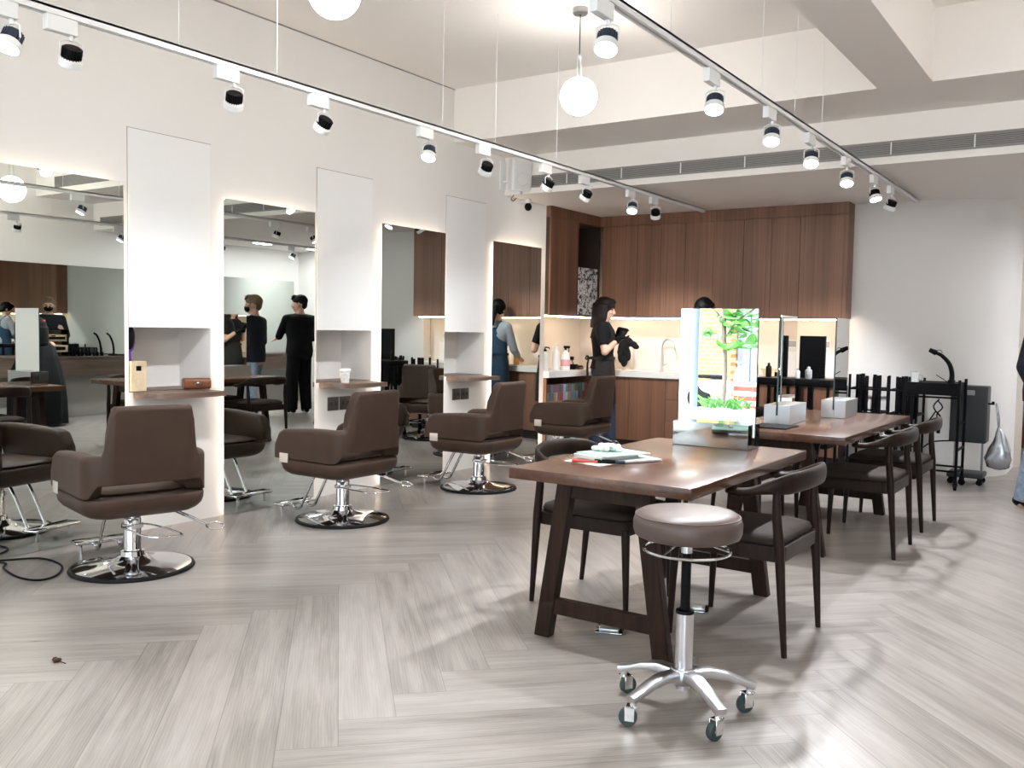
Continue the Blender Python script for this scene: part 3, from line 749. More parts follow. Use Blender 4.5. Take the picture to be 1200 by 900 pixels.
b.box(-5.38, XLL, 8.025, 8.96, 0.53, 0.548); b.box(-5.38, XLL, 8.025, 8.96, 0.06, 0.08)
obj('carcass', b, 'cab', t)
obj('shelf_front', B().box(XLL - 0.012, XLL + 0.004, 8.025, 8.96, 0.50, 0.552), 'cab', t)
b = B(); b.prism([(-5.42, 8.003), (XLL + 0.03, 8.003), (XLL + 0.03, YL - 0.03), (-2.288, YL - 0.03), (-2.288, 9.418), (-5.42, 9.418)], 0.802, 0.868); o = obj('worktop', b, 'counter'); tag(o, 'pale stone kitchen worktop running around the corner', 'worktop')

# colour tubes on the shelf of the open unit
rnd = random.Random(5)
tubecol = [pm('tube_%s' % n, c, 0.5) for n, c in (('blue', (0.05, 0.11, 0.22)), ('red', (0.22, 0.06, 0.06)), ('teal', (0.06, 0.17, 0.20)), ('pale', (0.30, 0.32, 0.36)), ('gold', (0.20, 0.15, 0.08)), ('slate', (0.10, 0.11, 0.15)))]
n = 0
for row in range(2):
    for k in range(17):
        y = 8.06 + k * 0.052
        t = obj('colour_tube_box', B().box(-0.05, 0.05, -0.022, 0.022, 0, 0.085, 0.002, 1), tubecol[rnd.randrange(6)], None, (-5.07 - rnd.uniform(0, 0.015), y, 0.5485 + row * 0.087))
        tag(t, 'small hair colour box stacked in a row on the open kitchen shelf', 'box', 'hair colour boxes on the open kitchen shelf')
def bottle(x, y, z, h, r, m, capm, label, pump=False, group=None):
    t = thing('bottle', label, 'bottle', (x, y, z), 0, group)
    b = B(); b.lathe([(0, 0), (r * 0.94, 0), (r, 0.006), (r, h * 0.66), (r * 0.86, h * 0.74), (r * 0.42, h * 0.82), (r * 0.40, h * 0.87), (0, h * 0.87)], n=20); obj('bottle_body', b, m, t)
    b = B(); b.lathe([(0, h * 0.872), (r * 0.5, h * 0.872), (r * 0.48, h * 0.95), (r * 0.2, h * 0.96), (r * 0.18, h), (0, h)], n=16)
    if pump: b.tube([(0, 0, h), (0, 0, h + 0.012), (r * 1.2, 0, h + 0.010), (r * 1.4, 0, h - 0.004)], r * 0.16, 8)
    obj('cap', b, capm, t)
    return t
bottle(-5.12, 8.16, 0.869, 0.235, 0.040, 'white', 'black', 'white bottle with a black cap at the worktop end nearest the mirror wall', True)
bottle(-5.24, 8.30, 0.869, 0.20, 0.045, 'clear', 'white', 'clear bottle between white bottles on the worktop')
bottle(-5.12, 8.38, 0.869, 0.265, 0.042, 'white', 'white', 'tallest white pump bottle on the kitchen worktop', True)
t = thing('spray_bottle', 'white spray bottle with a pink label on the kitchen worktop', 'bottle', (-5.10, 8.55, 0.869))
b = B(); b.lathe([(0, 0), (0.046, 0), (0.05, 0.008), (0.05, 0.14), (0.036, 0.18), (0.015, 0.20), (0.015, 0.215), (0, 0.215)], n=22); obj('bottle_body', b, 'white', t)
b = B(); b.lathe([(0.0505, 0.04), (0.0512, 0.042), (0.0512, 0.11), (0.0505, 0.112)], n=22); obj('label_band', b, 'pink', t)
b = B(); b.box(-0.02, 0.05, -0.014, 0.014, 0.235, 0.262, 0.005); b.cyl((0, 0, 0.21), (0, 0, 0.24), 0.013); b.tube([(0.03, 0, 0.24), (0.045, 0, 0.215), (0.035, 0, 0.195)], 0.005, 8); obj('trigger_head', b, 'black', t)
t = thing('tint_bowl', 'dark tint bowl with a brush on the kitchen worktop', 'bowl', (-5.12, 8.74, 0.869))
b = B(); b.lathe([(0, 0), (0.035, 0), (0.05, 0.02), (0.065, 0.055), (0.061, 0.055), (0.045, 0.02), (0, 0.012)], n=24); obj('bowl_body', b, 'black', t)
b = B(); b.cyl((0.02, 0, 0.03), (-0.05, 0.06, 0.12), 0.005, 0.006, 8); b.box(-0.075, -0.03, 0.045, 0.085, 0.10, 0.14, 0.004); obj('tint_brush', b, 'hairbrown', t)
t = thing('folded_cloths', 'dark folded cloths lying beside the tint bowl', 'cloth', (-5.14, 8.86, 0.869))
for k in range(2): obj('folded_cloth', B().box(-0.07 + k * 0.008, 0.07 - k * 0.01, -0.05 + 0.004 * k, 0.05, k * 0.0205, k * 0.0205 + 0.02, 0.008, 3), 'cloth' if k else 'tan', t)
t = thing('paper_cup', 'plain white paper cup in the corner of the kitchen worktop', 'cup', (-5.08, 9.13, 0.869))
b = B(); b.lathe([(0.030, 0), (0.043, 0.10), (0.045, 0.102), (0.042, 0.103), (0.029, 0.006), (0, 0.006)], n=24); obj('cup_body', b, 'white', t)
t = thing('squeeze_bottle', 'red bottle behind the woman in black', 'bottle', (-4.98, 9.22, 0.869))
b = B(); b.lathe([(0, 0), (0.032, 0), (0.034, 0.006), (0.034, 0.12), (0.014, 0.15), (0.010, 0.19), (0, 0.19)], n=18); obj('bottle_body', b, 'red', t)
# below: bottles on the floor shelf
lo = [(8.33, 0.24, 0.055, 'clear', 'lightgrey', 'clear refill bottle in the base unit nearest the mirror wall'), (8.48, 0.19, 0.06, 'white', 'white', 'white squat bottle in the base unit'),
      (8.64, 0.22, 0.05, 'black', 'grey', 'black bottle in the middle of the base unit'), (8.78, 0.23, 0.052, 'white', 'black', 'white bottle with a black cap in the base unit'), (8.90, 0.25, 0.045, 'lightgrey', 'black', 'grey bottle at the corner end of the base unit')]
for y, h, r, m, c, lab in lo: bottle(-5.13, y, 0.081, h, r, m, c, lab)
# tap
t = thing('kitchen_tap', 'brushed gooseneck tap over the kitchen sink', 'tap', (-4.30, 9.30, 0.868))
b = B(); b.lathe([(0, 0), (0.026, 0), (0.026, 0.012), (0.016, 0.02), (0.015, 0.10), (0, 0.10)], n=20); obj('tap_base', b, 'satin', t)
pts = [(0, 0, 0.08), (0, 0, 0.27)] + [(0.085 - 0.085 * cos(radians(a)), -0.03 * (1 - cos(radians(a))) / 2, 0.27 + 0.085 * sin(radians(a))) for a in range(15, 181, 15)] + [(0.172, -0.03, 0.235)]
b = B(); b.tube(pts, 0.011, 12); obj('spout', b, 'satin', t)
b = B(); b.cyl((0.012, 0, 0.06), (0.07, -0.02, 0.085), 0.006, 0.005, 10); obj('lever', b, 'satin', t)
# black towel on a stand
t = thing('towel_stand', 'thin chrome stand on the worktop carrying a black towel', 'stand', (-4.63, 9.14, 0.868))
b = B(); b.lathe([(0, 0), (0.05, 0), (0.05, 0.006), (0.012, 0.012), (0, 0.012)], n=24); obj('stand_base', b, 'cream', t)
b = B(); b.cyl((0, 0, 0.01), (0, 0, 0.30), 0.007, n=10); b.cyl((-0.10, 0, 0.30), (0.12, 0, 0.30), 0.005, n=10); b.cyl((0.06, 0, 0.01), (0.06, 0, 0.3), 0.006, n=10); b.cyl((0.105, 0, 0.30), (0.105, 0, 0.20), 0.004, n=8); obj('rod', b, 'satin', t)
b = B(); rnd = random.Random(11)
for (x, y, z, r) in [(-4.655, 9.13, 1.185, (0.075, 0.05, 0.055)), (-4.60, 9.13, 1.165, (0.075, 0.048, 0.035)), (-4.545, 9.13, 1.135, (0.045, 0.04, 0.03)), (-4.70, 9.12, 1.10, (0.055, 0.048, 0.09)), (-4.71, 9.12, 1.02, (0.045, 0.042, 0.08)), (-4.675, 9.12, 0.97, (0.042, 0.038, 0.07)), (-4.64, 9.12, 1.06, (0.04, 0.035, 0.09))]:
    b.sphere((x, y, z), r, 14, 10, Matrix.Rotation(rnd.uniform(-0.4, 0.4), 3, 'Y'))
for k in range(16):
    b.sphere((-4.66 + rnd.uniform(-0.07, 0.08), 9.13 - 0.035 + rnd.uniform(-0.012, 0.012), 1.10 + rnd.uniform(-0.12, 0.10)), (0.016, 0.016, 0.06), 8, 6, Matrix.Rotation(rnd.uniform(-0.5, 0.5), 3, 'Y'))
LATE.append(b)
# clutter between the table mirrors
t = thing('tint_bowl', 'pale bowl behind the lit table mirror on the worktop', 'bowl', (-3.05, 9.18, 0.869))
b = B(); b.lathe([(0, 0), (0.05, 0), (0.09, 0.08), (0.086, 0.08), (0.05, 0.008), (0, 0.008)], n=24); obj('bowl_body', b, 'cream', t)
for k, (x, y, m, lab) in enumerate([(-3.60, 9.30, 'amber', 'amber bottle on the worktop behind the woman in denim, nearer the tap'), (-3.44, 9.30, 'cream', 'cream jar shaped bottle on the worktop behind the woman in denim'), (-3.22, 9.24, 'amber', 'amber bottle on the worktop behind the lit table mirror'), (-2.90, 9.2, 'white', 'white bottle on the worktop just right of the lit table mirror')]):
    bottle(x, y, 0.869, 0.16 + 0.02 * (k % 2), 0.04, m, 'black', lab)
t = thing('wall_switch', 'pale double switch plate on the backsplash between the table mirrors', 'switch', (-2.56, 9.42, 1.20))
obj('plate', B().box(-0.06, 0.06, -0.009, -0.0005, -0.045, 0.045, 0.003), 'white', t); obj('rocker', B().box(-0.045, 0.045, -0.013, -0.008, -0.03, 0.03, 0.002), 'lightgrey', t)
t = obj('notice_sheet', B().box(-2.62, -2.44, 9.412, 9.418, 0.875, 1.12), 'paper'); tag(t, 'white paper sheet leaning against the backsplash beside the black monitor', 'paper')
# ------------------------------------------------------------------ styling chairs (local front = +x)
def styling_chair(label, loc, rz, group):
    t = thing('styling_chair', label, 'chair', loc, rz, group)
    xb, xf, hw, r, th = -0.285, 0.315, 0.31, 0.12, 0.088
    # outer path with arc samples
    path = []
    for k in range(15): path.append((xf + (xb + r - xf) * k / 14, hw, 0, 1))
    for k in range(1, 15):
        a = radians(90 + 90 * k / 14); path.append((xb + r + r * cos(a), hw - r + r * sin(a), cos(a), sin(a)))
    for k in range(1, 48):
        path.append((xb, (hw - r) * (1 - 2 * k / 48), -1, 0))
    for k in range(0, 15):
        a = radians(180 + 90 * k / 14); path.append((xb + r + r * cos(a), -hw + r + r * sin(a), cos(a), sin(a)))
    for k in range(1, 15): path.append((xb + r + (xf - xb - r) * k / 14, -hw, 0, -1))
    rings = []
    for (x, y, nx, ny) in path:
        back = sstep((0.246 - abs(y)) / 0.062)
        zt = 0.635 - 0.02 * sstep((x + 0.1) / 0.4) + 0.245 * back
        zb = 0.422 + 0.068 * sstep((0.30 - abs(y)) / 0.05)
        u = max(0.0, (x - (xf - 0.085)) / 0.085)
        zt -= 0.085 * (1 - sqrt(max(0, 1 - min(1, u) ** 2)))
        ti = th * (0.82 if back > 0.5 else 1.0)
        rr = 0.030
        loop = []
        h = zt - zb
        def P(o, z):
            lean = 0.16 * max(0, z - 0.60) * back
            return V((x + nx * (o + lean), y + ny * (o + lean), z))
        # o = 0 outer face, -ti inner face
        for cxo, cz, a0 in ((-rr, zt - rr, 0), (-ti + rr, zt - rr, 90), (-ti + 0.008, zb + 0.008, 180), (-0.008, zb + 0.008, 270)):
            q = rr if a0 < 180 else 0.008
            for j in range(6):
                a = radians(a0 + 90 * j / 5); loop.append(P(cxo + q * cos(a), cz + q * sin(a)))
        # subdivide the long outer side a little
        rings.append(loop)
    # soften front ends
    def shrink(ring, f, dx):
        c = sum(ring, V()) / len(ring); return [c + (p - c) * f + V((dx, 0, 0)) for p in ring]
    rings = [shrink(rings[0], 0.80, 0.010)] + rings + [shrink(rings[-1], 0.80, 0.010)]
    b = B(); b.loft(rings); shell = obj('arm_and_back_shell', b, 'leather', t, sharp=60)
    # lower seat pan
    def ring(ins, z, xfo=0.0):
        rc = max(0.03, 0.115 - ins * 0.4)
        return [V((x, y, z)) for x, y in rrect(xb + 0.012 + ins, xf - ins * 0.75 + 0.010, -hw + ins, hw - ins, rc, 6)]
    b = B(); b.loft([ring(0.115, 0.306), ring(0.085, 0.308), ring(0.055, 0.316), ring(0.028, 0.332), ring(0.010, 0.354), ring(0.002, 0.380), ring(0.0, 0.405), ring(0.003, 0.415), ring(0.012, 0.419)]); obj('seat_pan', b, 'leather', t, sharp=60)
    b = B()
    def cr(ins, z): return [V((x, y, z)) for x, y in rrect(xb + 0.10 + ins, xf - 0.012 - ins, -0.215 + ins, 0.215 - ins, 0.06, 5)]
    b.loft([cr(0.012, 0.421), cr(0.0, 0.435), cr(0.0, 0.432), cr(0.012, 0.444), cr(0.04, 0.450), cr(0.10, 0.453)]); obj('seat_cushion', b, 'leather', t, sharp=60)
    for s in (-1, 1):
        b = B(); b.box(xf - 0.128, xf - 0.050, s * (hw + 0.0025) - 0.0035, s * (hw + 0.0025) + 0.0035, 0.398, 0.460, 0.0034, 2); obj('metal_badge', b, pm('badge_nickel', (0.78, 0.72, 0.66), 0.38, 0.5), t)
    # hydraulic base
    b = B(); b.lathe([(0, 0.012), (0.292, 0.012), (0.293, 0.020), (0.25, 0.032), (0.16, 0.044), (0.09, 0.056), (0.066, 0.072), (0.060, 0.095), (0.047, 0.10), (0.0445, 0.105), (0.0445, 0.262), (0.041, 0.268), (0.0, 0.268)], n=48); base = obj('pump_base', b, 'chrome', t)
    b = B(); b.lathe([(0.286, 0.0), (0.308, 0.0), (0.312, 0.006), (0.308, 0.016), (0.294, 0.0195), (0.286, 0.0125)], n=56); obj('rubber_rim', b, 'rubber', base)
    b = B(); b.cyl((0, 0, 0.265), (0, 0, 0.306), 0.021, n=18); b.box(-0.10, 0.10, -0.10, 0.10, 0.295, 0.3055, 0.003); obj('piston', b, 'chrome', t)
    b = B()
    for rr0 in (0.055,): b.lathe([(0.0447, 0.215), (rr0, 0.217), (rr0, 0.238), (0.0447, 0.240)], n=24)
    b.tube(catmull([(0.02, -0.055, 0.225), (-0.06, -0.10, 0.222), (-0.26, -0.16, 0.205), (-0.29, -0.10, 0.205), (-0.24, 0.0, 0.207), (-0.10, 0.05, 0.222), (0.0, 0.055, 0.225)], 6), 0.0048, 8)
    obj('foot_pump_loop', b, 'chrome', t)
    b = B()
    for s in (-0.010, 0.010): b.tube([(-0.12, -0.16 + s, 0.312), (-0.24, -0.30 + s, 0.235)], 0.0045, 8)
    b.tube([(-0.265 + 0.035 * cos(a), -0.335 + 0.045 * sin(a), 0.226 + 0.012 * cos(a)) for a in [2 * pi * k / 20 for k in range(20)]], 0.0048, 8, loop=True)
    obj('recline_lever', b, 'chrome', t)
    fr = None
    b = B()
    for s in (-1, 1):
        b.tube(catmull([(0.17, s * 0.065, 0.315), (0.21, s * 0.065, 0.265), (0.31, s * 0.065, 0.09), (0.34, s * 0.065, 0.048), (0.385, s * 0.065, 0.040), (0.41, s * 0.065, 0.058)], 6), 0.0105, 12)
    fr = obj('footrest_bars', b, 'chrome', t)
    b = B(); b.box(0.395, 0.505, -0.165, 0.165, 0.060, 0.078, 0.008, 3); pl = obj('footrest_plate', b, 'chrome', t)
    b = B()
    for s in (-1, 1):
        b.cyl((0.46, s * 0.12, 0.0), (0.46, s * 0.12, 0.062), 0.009, n=12); 
    obj('plate_foot', b, 'chrome', pl)
    return t
GCH = 'brown leather styling chairs'
ch = styling_chair('nearest brown leather styling chair, its back to the room before the first pier', (-4.295, 2.80, 0), radians(166), GCH)
copy_tree(ch, (-4.31, 4.36, 0), radians(180), 'brown leather styling chair in front of the pier with the paper cup', GCH)
copy_tree(ch, (-4.335, 5.93, 0), radians(182), 'brown leather styling chair in front of the pier with the bare shelf', GCH)
copy_tree(ch, (-4.335, 7.47, 0), radians(182), 'farthest brown leather styling chair, beside the woman in black', GCH)
copy_tree(ch, (-3.20, 8.30, 0), radians(75), 'brown leather styling chair parked by the kitchen behind the lit table mirror', GCH)

# ------------------------------------------------------------------ work tables
def work_table(label, y0, y1):
    x0, x1 = -2.097, -1.293
    t = thing('work_table', label, 'table', ((x0 + x1) / 2, y0, 0), 0, 'dark walnut work tables')
    hw = (x1 - x0) / 2; ln = y1 - y0; H = 0.7195
    b = B(); b.box(-hw, hw, 0, ln, H - 0.045, H, 0.003, 2); obj('tabletop', b, 'tabletop', t)
    xc = -1.721 - (x0 + x1) / 2
    for y in (0.135, ln - 0.135):
        for s in (-1, 1):
            b = B()
            foot, top = xc + s * 0.274, xc + s * 0.172
            w = 0.036
            b.loft([[V((foot - w, y - 0.024, 0)), V((foot + w, y - 0.024, 0)), V((foot + w, y + 0.024, 0)), V((foot - w, y + 0.024, 0))],
                    [V((top - w, y - 0.024, H - 0.0455)), V((top + w, y - 0.024, H - 0.0455)), V((top + w, y + 0.024, H - 0.0455)), V((top - w, y + 0.024, H - 0.0455))]])
            bmesh.ops.bevel(b.bm, geom=list(b.bm.edges), offset=0.003, segments=2, affect='EDGES')
            obj('leg', b, 'legwood', t)
        f = lambda z: 0.274 - (0.274 - 0.172) * z / (H - 0.045) - 0.030
        b = B(); b.loft([[V((xc - f(z), y - 0.016, z)), V((xc + f(z), y - 0.016, z)), V((xc + f(z), y + 0.016, z)), V((xc - f(z), y + 0.016, z))] for z in (0.105, 0.170)]); obj('stretcher', b, 'legwood', t)
        b = B(); b.loft([[V((xc - f(z), y - 0.016, z)), V((xc + f(z), y - 0.016, z)), V((xc + f(z), y + 0.016, z)), V((xc - f(z), y + 0.016, z))] for z in (0.60, H - 0.0455)]); obj('apron_rail', b, 'legwood', t)
    b = B(); b.box(xc - 0.014, xc + 0.014, 0.152, ln - 0.152, 0.61, H - 0.0455, 0.002, 1); obj('long_rail', b, 'legwood', t)
    return t
TZ = 0.7195
work_table('near dark walnut table carrying the papers and the lit mirror', 3.08, 4.50)
work_table('far dark walnut table carrying two silver mirror boxes', 5.22, 7.045)

# ------------------------------------------------------------------ armchairs (local front = +x)
def arm_chair(label, loc, rz, group):
    t = thing('arm_chair', label, 'chair', loc, rz, group)
    rail = [(-0.015, 0.268, 0.650), (-0.10, 0.280, 0.655), (-0.19, 0.272, 0.678), (-0.255, 0.225, 0.694), (-0.292, 0.12, 0.704), (-0.302, 0.0, 0.707)]
    rail = catmull(rail + [(x, -y, z) for x, y, z in reversed(rail[:-1])], 7)
    k = len(rail) - 1
    def sec(i):
        u = abs(2 * i / k - 1)           # 1 at the arm ends, 0 mid back
        wd = 0.013 + 0.016 * sstep((u - 0.45) / 0.4); ht = 0.042 - 0.026 * sstep((u - 0.35) / 0.45)
        if u > 0.93: wd *= 1 - 0.45 * ((u - 0.93) / 0.07) ** 2; ht *= 1 - 0.35 * ((u - 0.93) / 0.07) ** 2
        return [(wd * cos(2 * pi * j / 14), ht * sin(2 * pi * j / 14)) for j in range(14)]
    b = B(); b.tube(rail, 0.02, sec=sec, up=(0, 0, 1)); obj('arm_rail', b, 'darkwood', t, sharp=60)
    for s in (-1, 1):
        b = B(); b.tube([(-0.262, s * 0.238, 0), (-0.246, s * 0.244, 0.22), (-0.232, s * 0.248, 0.43), (-0.218, s * 0.252, 0.56), (-0.215, s * 0.258, 0.668)], [0.0115, 0.0165, 0.0205, 0.019, 0.0145], 14); obj('leg', b, 'darkwood', t, sharp=60)
        b = B(); b.tube([(0.235, s * 0.232, 0), (0.228, s * 0.230, 0.22), (0.220, s * 0.226, 0.402)], [0.0115, 0.0165, 0.0205], 14); obj('leg', b, 'darkwood', t, sharp=60)
    b = B()
    out = rrect(-0.245, 0.238, -0.245, 0.245, 0.05, 6); inn = rrect(-0.215, 0.208, -0.215, 0.215, 0.03, 6)
    b.loft([[V((x, y, 0.378)) for x, y in out], [V((x, y, 0.438)) for x, y in out], [V((x, y, 0.438)) for x, y in inn], [V((x, y, 0.378)) for x, y in inn]], True, False, True); obj('seat_frame', b, 'darkwood', t)
    b = B()
    def cr(ins, z): return [V((x, y, z)) for x, y in rrect(-0.235 + ins, 0.232 - ins, -0.236 + ins, 0.236 - ins, 0.055, 6)]
    b.loft([cr(0.03, 0.425), cr(0.004, 0.440), cr(0.0, 0.452), cr(0.008, 0.470), cr(0.04, 0.482), cr(0.11, 0.487), cr(0.18, 0.487)]); obj('seat', b, 'seatleather', t, sharp=70)
    return t
GAC = 'dark wooden armchairs'
ac = arm_chair('dark wooden armchair on the right of the near table, behind the wheeled stool', (-1.345, 3.80, 0), radians(180), GAC)
copy_tree(ac, (-2.04, 3.83, 0), radians(0), 'dark wooden armchair pushed under the near table below the papers', GAC)
copy_tree(ac, (-1.335, 5.78, 0), radians(180), 'dark wooden armchair on the right of the far table, nearer the near table', GAC)
copy_tree(ac, (-1.345, 6.68, 0), radians(180), 'dark wooden armchair on the right of the far table, nearer the black carts', GAC)
copy_tree(ac, (-2.09, 5.72, 0), radians(0), 'dark wooden armchair on the mirror wall side of the far table, nearer end', GAC)
copy_tree(ac, (-2.12, 6.60, 0), radians(0), 'dark wooden armchair on the mirror wall side of the far table, farther end', GAC)

# ------------------------------------------------------------------ wheeled stool
def wheeled_stool():
    t = thing('wheeled_stool', 'round taupe leather stool on a chrome five wheel base in front of the near table', 'stool', (-1.205, 2.845, 0))
    b = B(); R = 0.181
    b.lathe([(0, 0.600), (R - 0.02, 0.600), (R - 0.006, 0.606), (R, 0.622), (R + 0.001, 0.652), (R - 0.006, 0.672), (R - 0.022, 0.684), (R - 0.06, 0.690), (0, 0.692)], n=56); s = obj('seat', b, 'stoolleather', t, sharp=70)
    b = B(); b.tube([((R - 0.0075) * cos(2 * pi * k / 56), (R - 0.0075) * sin(2 * pi * k / 56), 0.6735) for k in range(56)], 0.0026, 6, loop=True); obj('seam_piping', b, 'stoolleather', s)
    b = B(); b.lathe([(0, 0.600), (0.075, 0.600), (0.075, 0.594), (0.03, 0.586), (0.019, 0.582), (0.019, 0.545), (0, 0.545)], n=28); obj('seat_plate', b, 'chrome', t)
    b = B(); rr = 0.145
    b.tube([(rr * cos(2 * pi * k / 40), rr * sin(2 * pi * k / 40), 0.556) for k in range(40)], 0.0055, 8, loop=True)
    for a in (20, 140, 260): b.tube([(0.018 * cos(radians(a)), 0.018 * sin(radians(a)), 0.580), (0.06 * cos(radians(a)), 0.06 * sin(radians(a)), 0.580), (rr * cos(radians(a)), rr * sin(radians(a)), 0.556)], 0.004, 8)
    obj('height_ring', b, 'chrome', t)
    b = B(); b.cyl((0, 0, 0.35), (0, 0, 0.546), 0.0165, n=20); obj('gas_rod', b, 'black', t)
    b = B(); b.lathe([(0, 0.075), (0.022, 0.075), (0.022, 0.10), (0.030, 0.10), (0.0295, 0.345), (0.024, 0.349), (0.0, 0.349)], n=28); c = obj('column', b, 'alu', t)
    b = B(); b.lathe([(0.0302, 0.338), (0.0312, 0.340), (0.0312, 0.347), (0.0302, 0.349)], n=28); obj('collar', b, 'black', c)
    b = B(); b.lathe([(0, 0.098), (0.042, 0.098), (0.046, 0.106), (0.046, 0.142), (0.040, 0.150), (0, 0.150)], n=28); obj('hub', b, 'alu', t)
    for a, sw in ((-110, 200), (-37, 250), (34, 235), (106, 80), (178, 60)):
        ca, sa = cos(radians(a)), sin(radians(a))
        b = B(); pts = [(0.036, 0.128), (0.09, 0.134), (0.15, 0.124), (0.20, 0.105), (0.243, 0.092)]
        wd = [0.024, 0.0235, 0.022, 0.020, 0.020]; ht = [0.017, 0.016, 0.013, 0.011, 0.012]
        b.tube([(r * ca, r * sa, z) for r, z in pts], 0.01, up=(0, 0, 1), sec=lambda i: rrect(-wd[i], wd[i], -ht[i], ht[i], 0.006, 2)); arm = obj('base_arm', b, 'alu', t)
        cx, cy = 0.228 * ca, 0.228 * sa
        q = Matrix.Translation((cx, cy, 0)) @ Matrix.Rotation(radians(sw), 4, 'Z')
        b = B(); b.cyl((0, 0, 0.066), (0, 0, 0.088), 0.0125, n=14)
        b.box(-0.004, 0.028, -0.0165, -0.0125, 0.020, 0.070, 0.001, 1); b.box(-0.004, 0.028, 0.0125, 0.0165, 0.020, 0.070, 0.001, 1); b.box(-0.012, 0.024, -0.0165, 0.0165, 0.064, 0.070, 0.001, 1)
        bmesh.ops.transform(b.bm, matrix=q, verts=b.bm.verts); cs = obj('caster', b, 'chrome', t)
        b = B(); b.lathe([(0.019, -0.010), (0.0285, -0.011), (0.0305, -0.007), (0.0305, 0.007), (0.0285, 0.011), (0.019, 0.010)], n=28, axis=(0, 1, 0)); bmesh.ops.transform(b.bm, matrix=q @ Matrix.Translation((0.018, 0, 0.0308)), verts=b.bm.verts); obj('tyre', b, 'tyre', cs)
        b = B(); b.lathe([(0, -0.0105), (0.008, -0.0125), (0.009, -0.0085), (0.0195, -0.0075), (0.0195, 0.0075), (0.009, 0.0085), (0.008, 0.0125), (0, 0.0105)], n=24, axis=(0, 1, 0)); bmesh.ops.transform(b.bm, matrix=q @ Matrix.Translation((0.018, 0, 0.0308)), verts=b.bm.verts); obj('wheel_hub', b, 'hub', cs)
    return t
wheeled_stool()

# ------------------------------------------------------------------ table mirrors in steel boxes (local: panel along y)
def table_mirror(label, loc, rz, group, panel_mat='tmirror', H=0.695, w=0.405, hy=0.205, base='boxsteel'):
    t = thing('table_mirror', label, 'mirror', loc, rz, group)
    hx, hb = 0.082, 0.122
    b = B()
    g = 0.006
    b.box(-hx, -g, -hy, hy, 0, hb, 0.0015, 1); b.box(g, hx, -hy, hy, 0, hb, 0.0015, 1); b.box(-g, g, -hy, hy, 0, 0.055)
    obj('steel_base', b, base, t)
    b = B(); b.box(-0.0045, 0.0045, -w / 2, w / 2, 0.056, H - 0.004); p = obj('mirror_panel', b, panel_mat, t)
    b = B(); b.box(-0.0046, 0.0046, -w / 2 - 0.0015, -w / 2, 0.056, H - 0.004); b.box(-0.0046, 0.0046, w / 2, w / 2 + 0.0015, 0.056, H - 0.004); b.box(-0.0046, 0.0046, -w / 2 - 0.0015, w / 2 + 0.0015, H - 0.004, H - 0.0025); obj('glass_edge', b, 'glass_edge', p)
    return t
GTM = 'mirror panels standing in steel boxes on the tables'
table_mirror('large table mirror in a steel box on the near table, reflecting the bright street', (-1.712, 4.365, TZ + 0.0005), radians(90), GTM, hy=0.197, base='steel')
table_mirror('table mirror in a silver box on the far table, nearer one seen nearly edge on', (-1.842, 5.90, TZ + 0.0005), radians(2.6), GTM)
table_mirror('table mirror in a silver box on the far table, farther one seen nearly edge on', (-1.690, 6.645, TZ + 0.0005), radians(2.8), GTM)
t = obj('glass_tray', B().box(-1.91, -1.68, 5.40, 5.66, TZ + 0.0005, TZ + 0.008, 0.002, 1), 'black', None); tag(t, 'flat dark glossy tray at the front edge of the far table', 'tray')

# ------------------------------------------------------------------ papers on the near table
Zt = TZ + 0.0008
rp = Matrix.Rotation(radians(48), 4, 'Z')
def flat(name, label, cat, m, c, sx, sy, z0, z1, rot, bev=0.0, group=None):
    b = B(); b.box(-sx / 2, sx / 2, -sy / 2, sy / 2, z0, z1, bev, 2)
    o = obj(name, b, m, None, (c[0], c[1], Zt)); o.rotation_euler = (0, 0, radians(rot)); tag(o, label, cat, group); return o
flat('paper_sheet', 'white paper sheet at the bottom of the stack on the near table', 'paper', 'paper', (-1.885, 3.505), 0.20, 0.29, 0, 0.002, -12)
flat('paper_sheet', 'white leaflet sticking out to the right under the green folder', 'paper', pm('leaflet', (0.62, 0.62, 0.64), 0.5, noise=(20, 0.2)), (-1.80, 3.60), 0.16, 0.22, 0.0025, 0.010, -28)
flat('notebook', 'pale notebook in the middle of the stack of papers', 'notebook', pm('pale_cover', (0.62, 0.62, 0.60), 0.5), (-1.895, 3.545), 0.17, 0.235, 0.0105, 0.027, -16, 0.002)
flat('folder', 'mint green folder on top of the stack of papers', 'folder', 'mint', (-1.872, 3.57), 0.20, 0.26, 0.028, 0.032, -18)
o = obj('red_pen', B().cyl((-0.055, 0, 0.008), (0.055, 0, 0.008), 0.0075, 0.005, 12), 'red', None, (-1.905, 3.372, Zt + 0.0022)); o.rotation_euler = (0, 0, radians(28)); tag(o, 'red pen lying along the front of the stack of papers', 'pen')
t = thing('marker_pen', 'black marker pen lying along the front of the stack of papers', 'pen', (-1.820, 3.428, Zt + 0.0022), radians(24))
b = B(); b.cyl((-0.06, 0, 0.009), (0.03, 0, 0.009), 0.0085, n=14); obj('pen_body', b, 'black', t)
b = B(); b.cyl((0.0305, 0, 0.009), (0.07, 0, 0.009), 0.0088, 0.006, 14); obj('pen_cap', b, 'navy', t)
b = B()
rnd = random.Random(2)
for k in range(26):
    th = rnd.uniform(0, 6.28)
    b.sphere((0.055 * cos(th) * rnd.uniform(0, 1), 0.03 * sin(th) * rnd.uniform(0.2, 1), rnd.uniform(0.014, 0.034)), (rnd.uniform(.012, .024), rnd.uniform(.010, .018), rnd.uniform(.008, .014)), 10, 6, Matrix.Rotation(rnd.uniform(0, 3), 3, 'Z'))
o = obj('crumpled_tissue', b, 'paper', None, (-1.905, 3.58, Zt + 0.0265)); o.rotation_euler = (0, 0, radians(20)); tag(o, 'crumpled white tissue lying on the green folder', 'tissue')

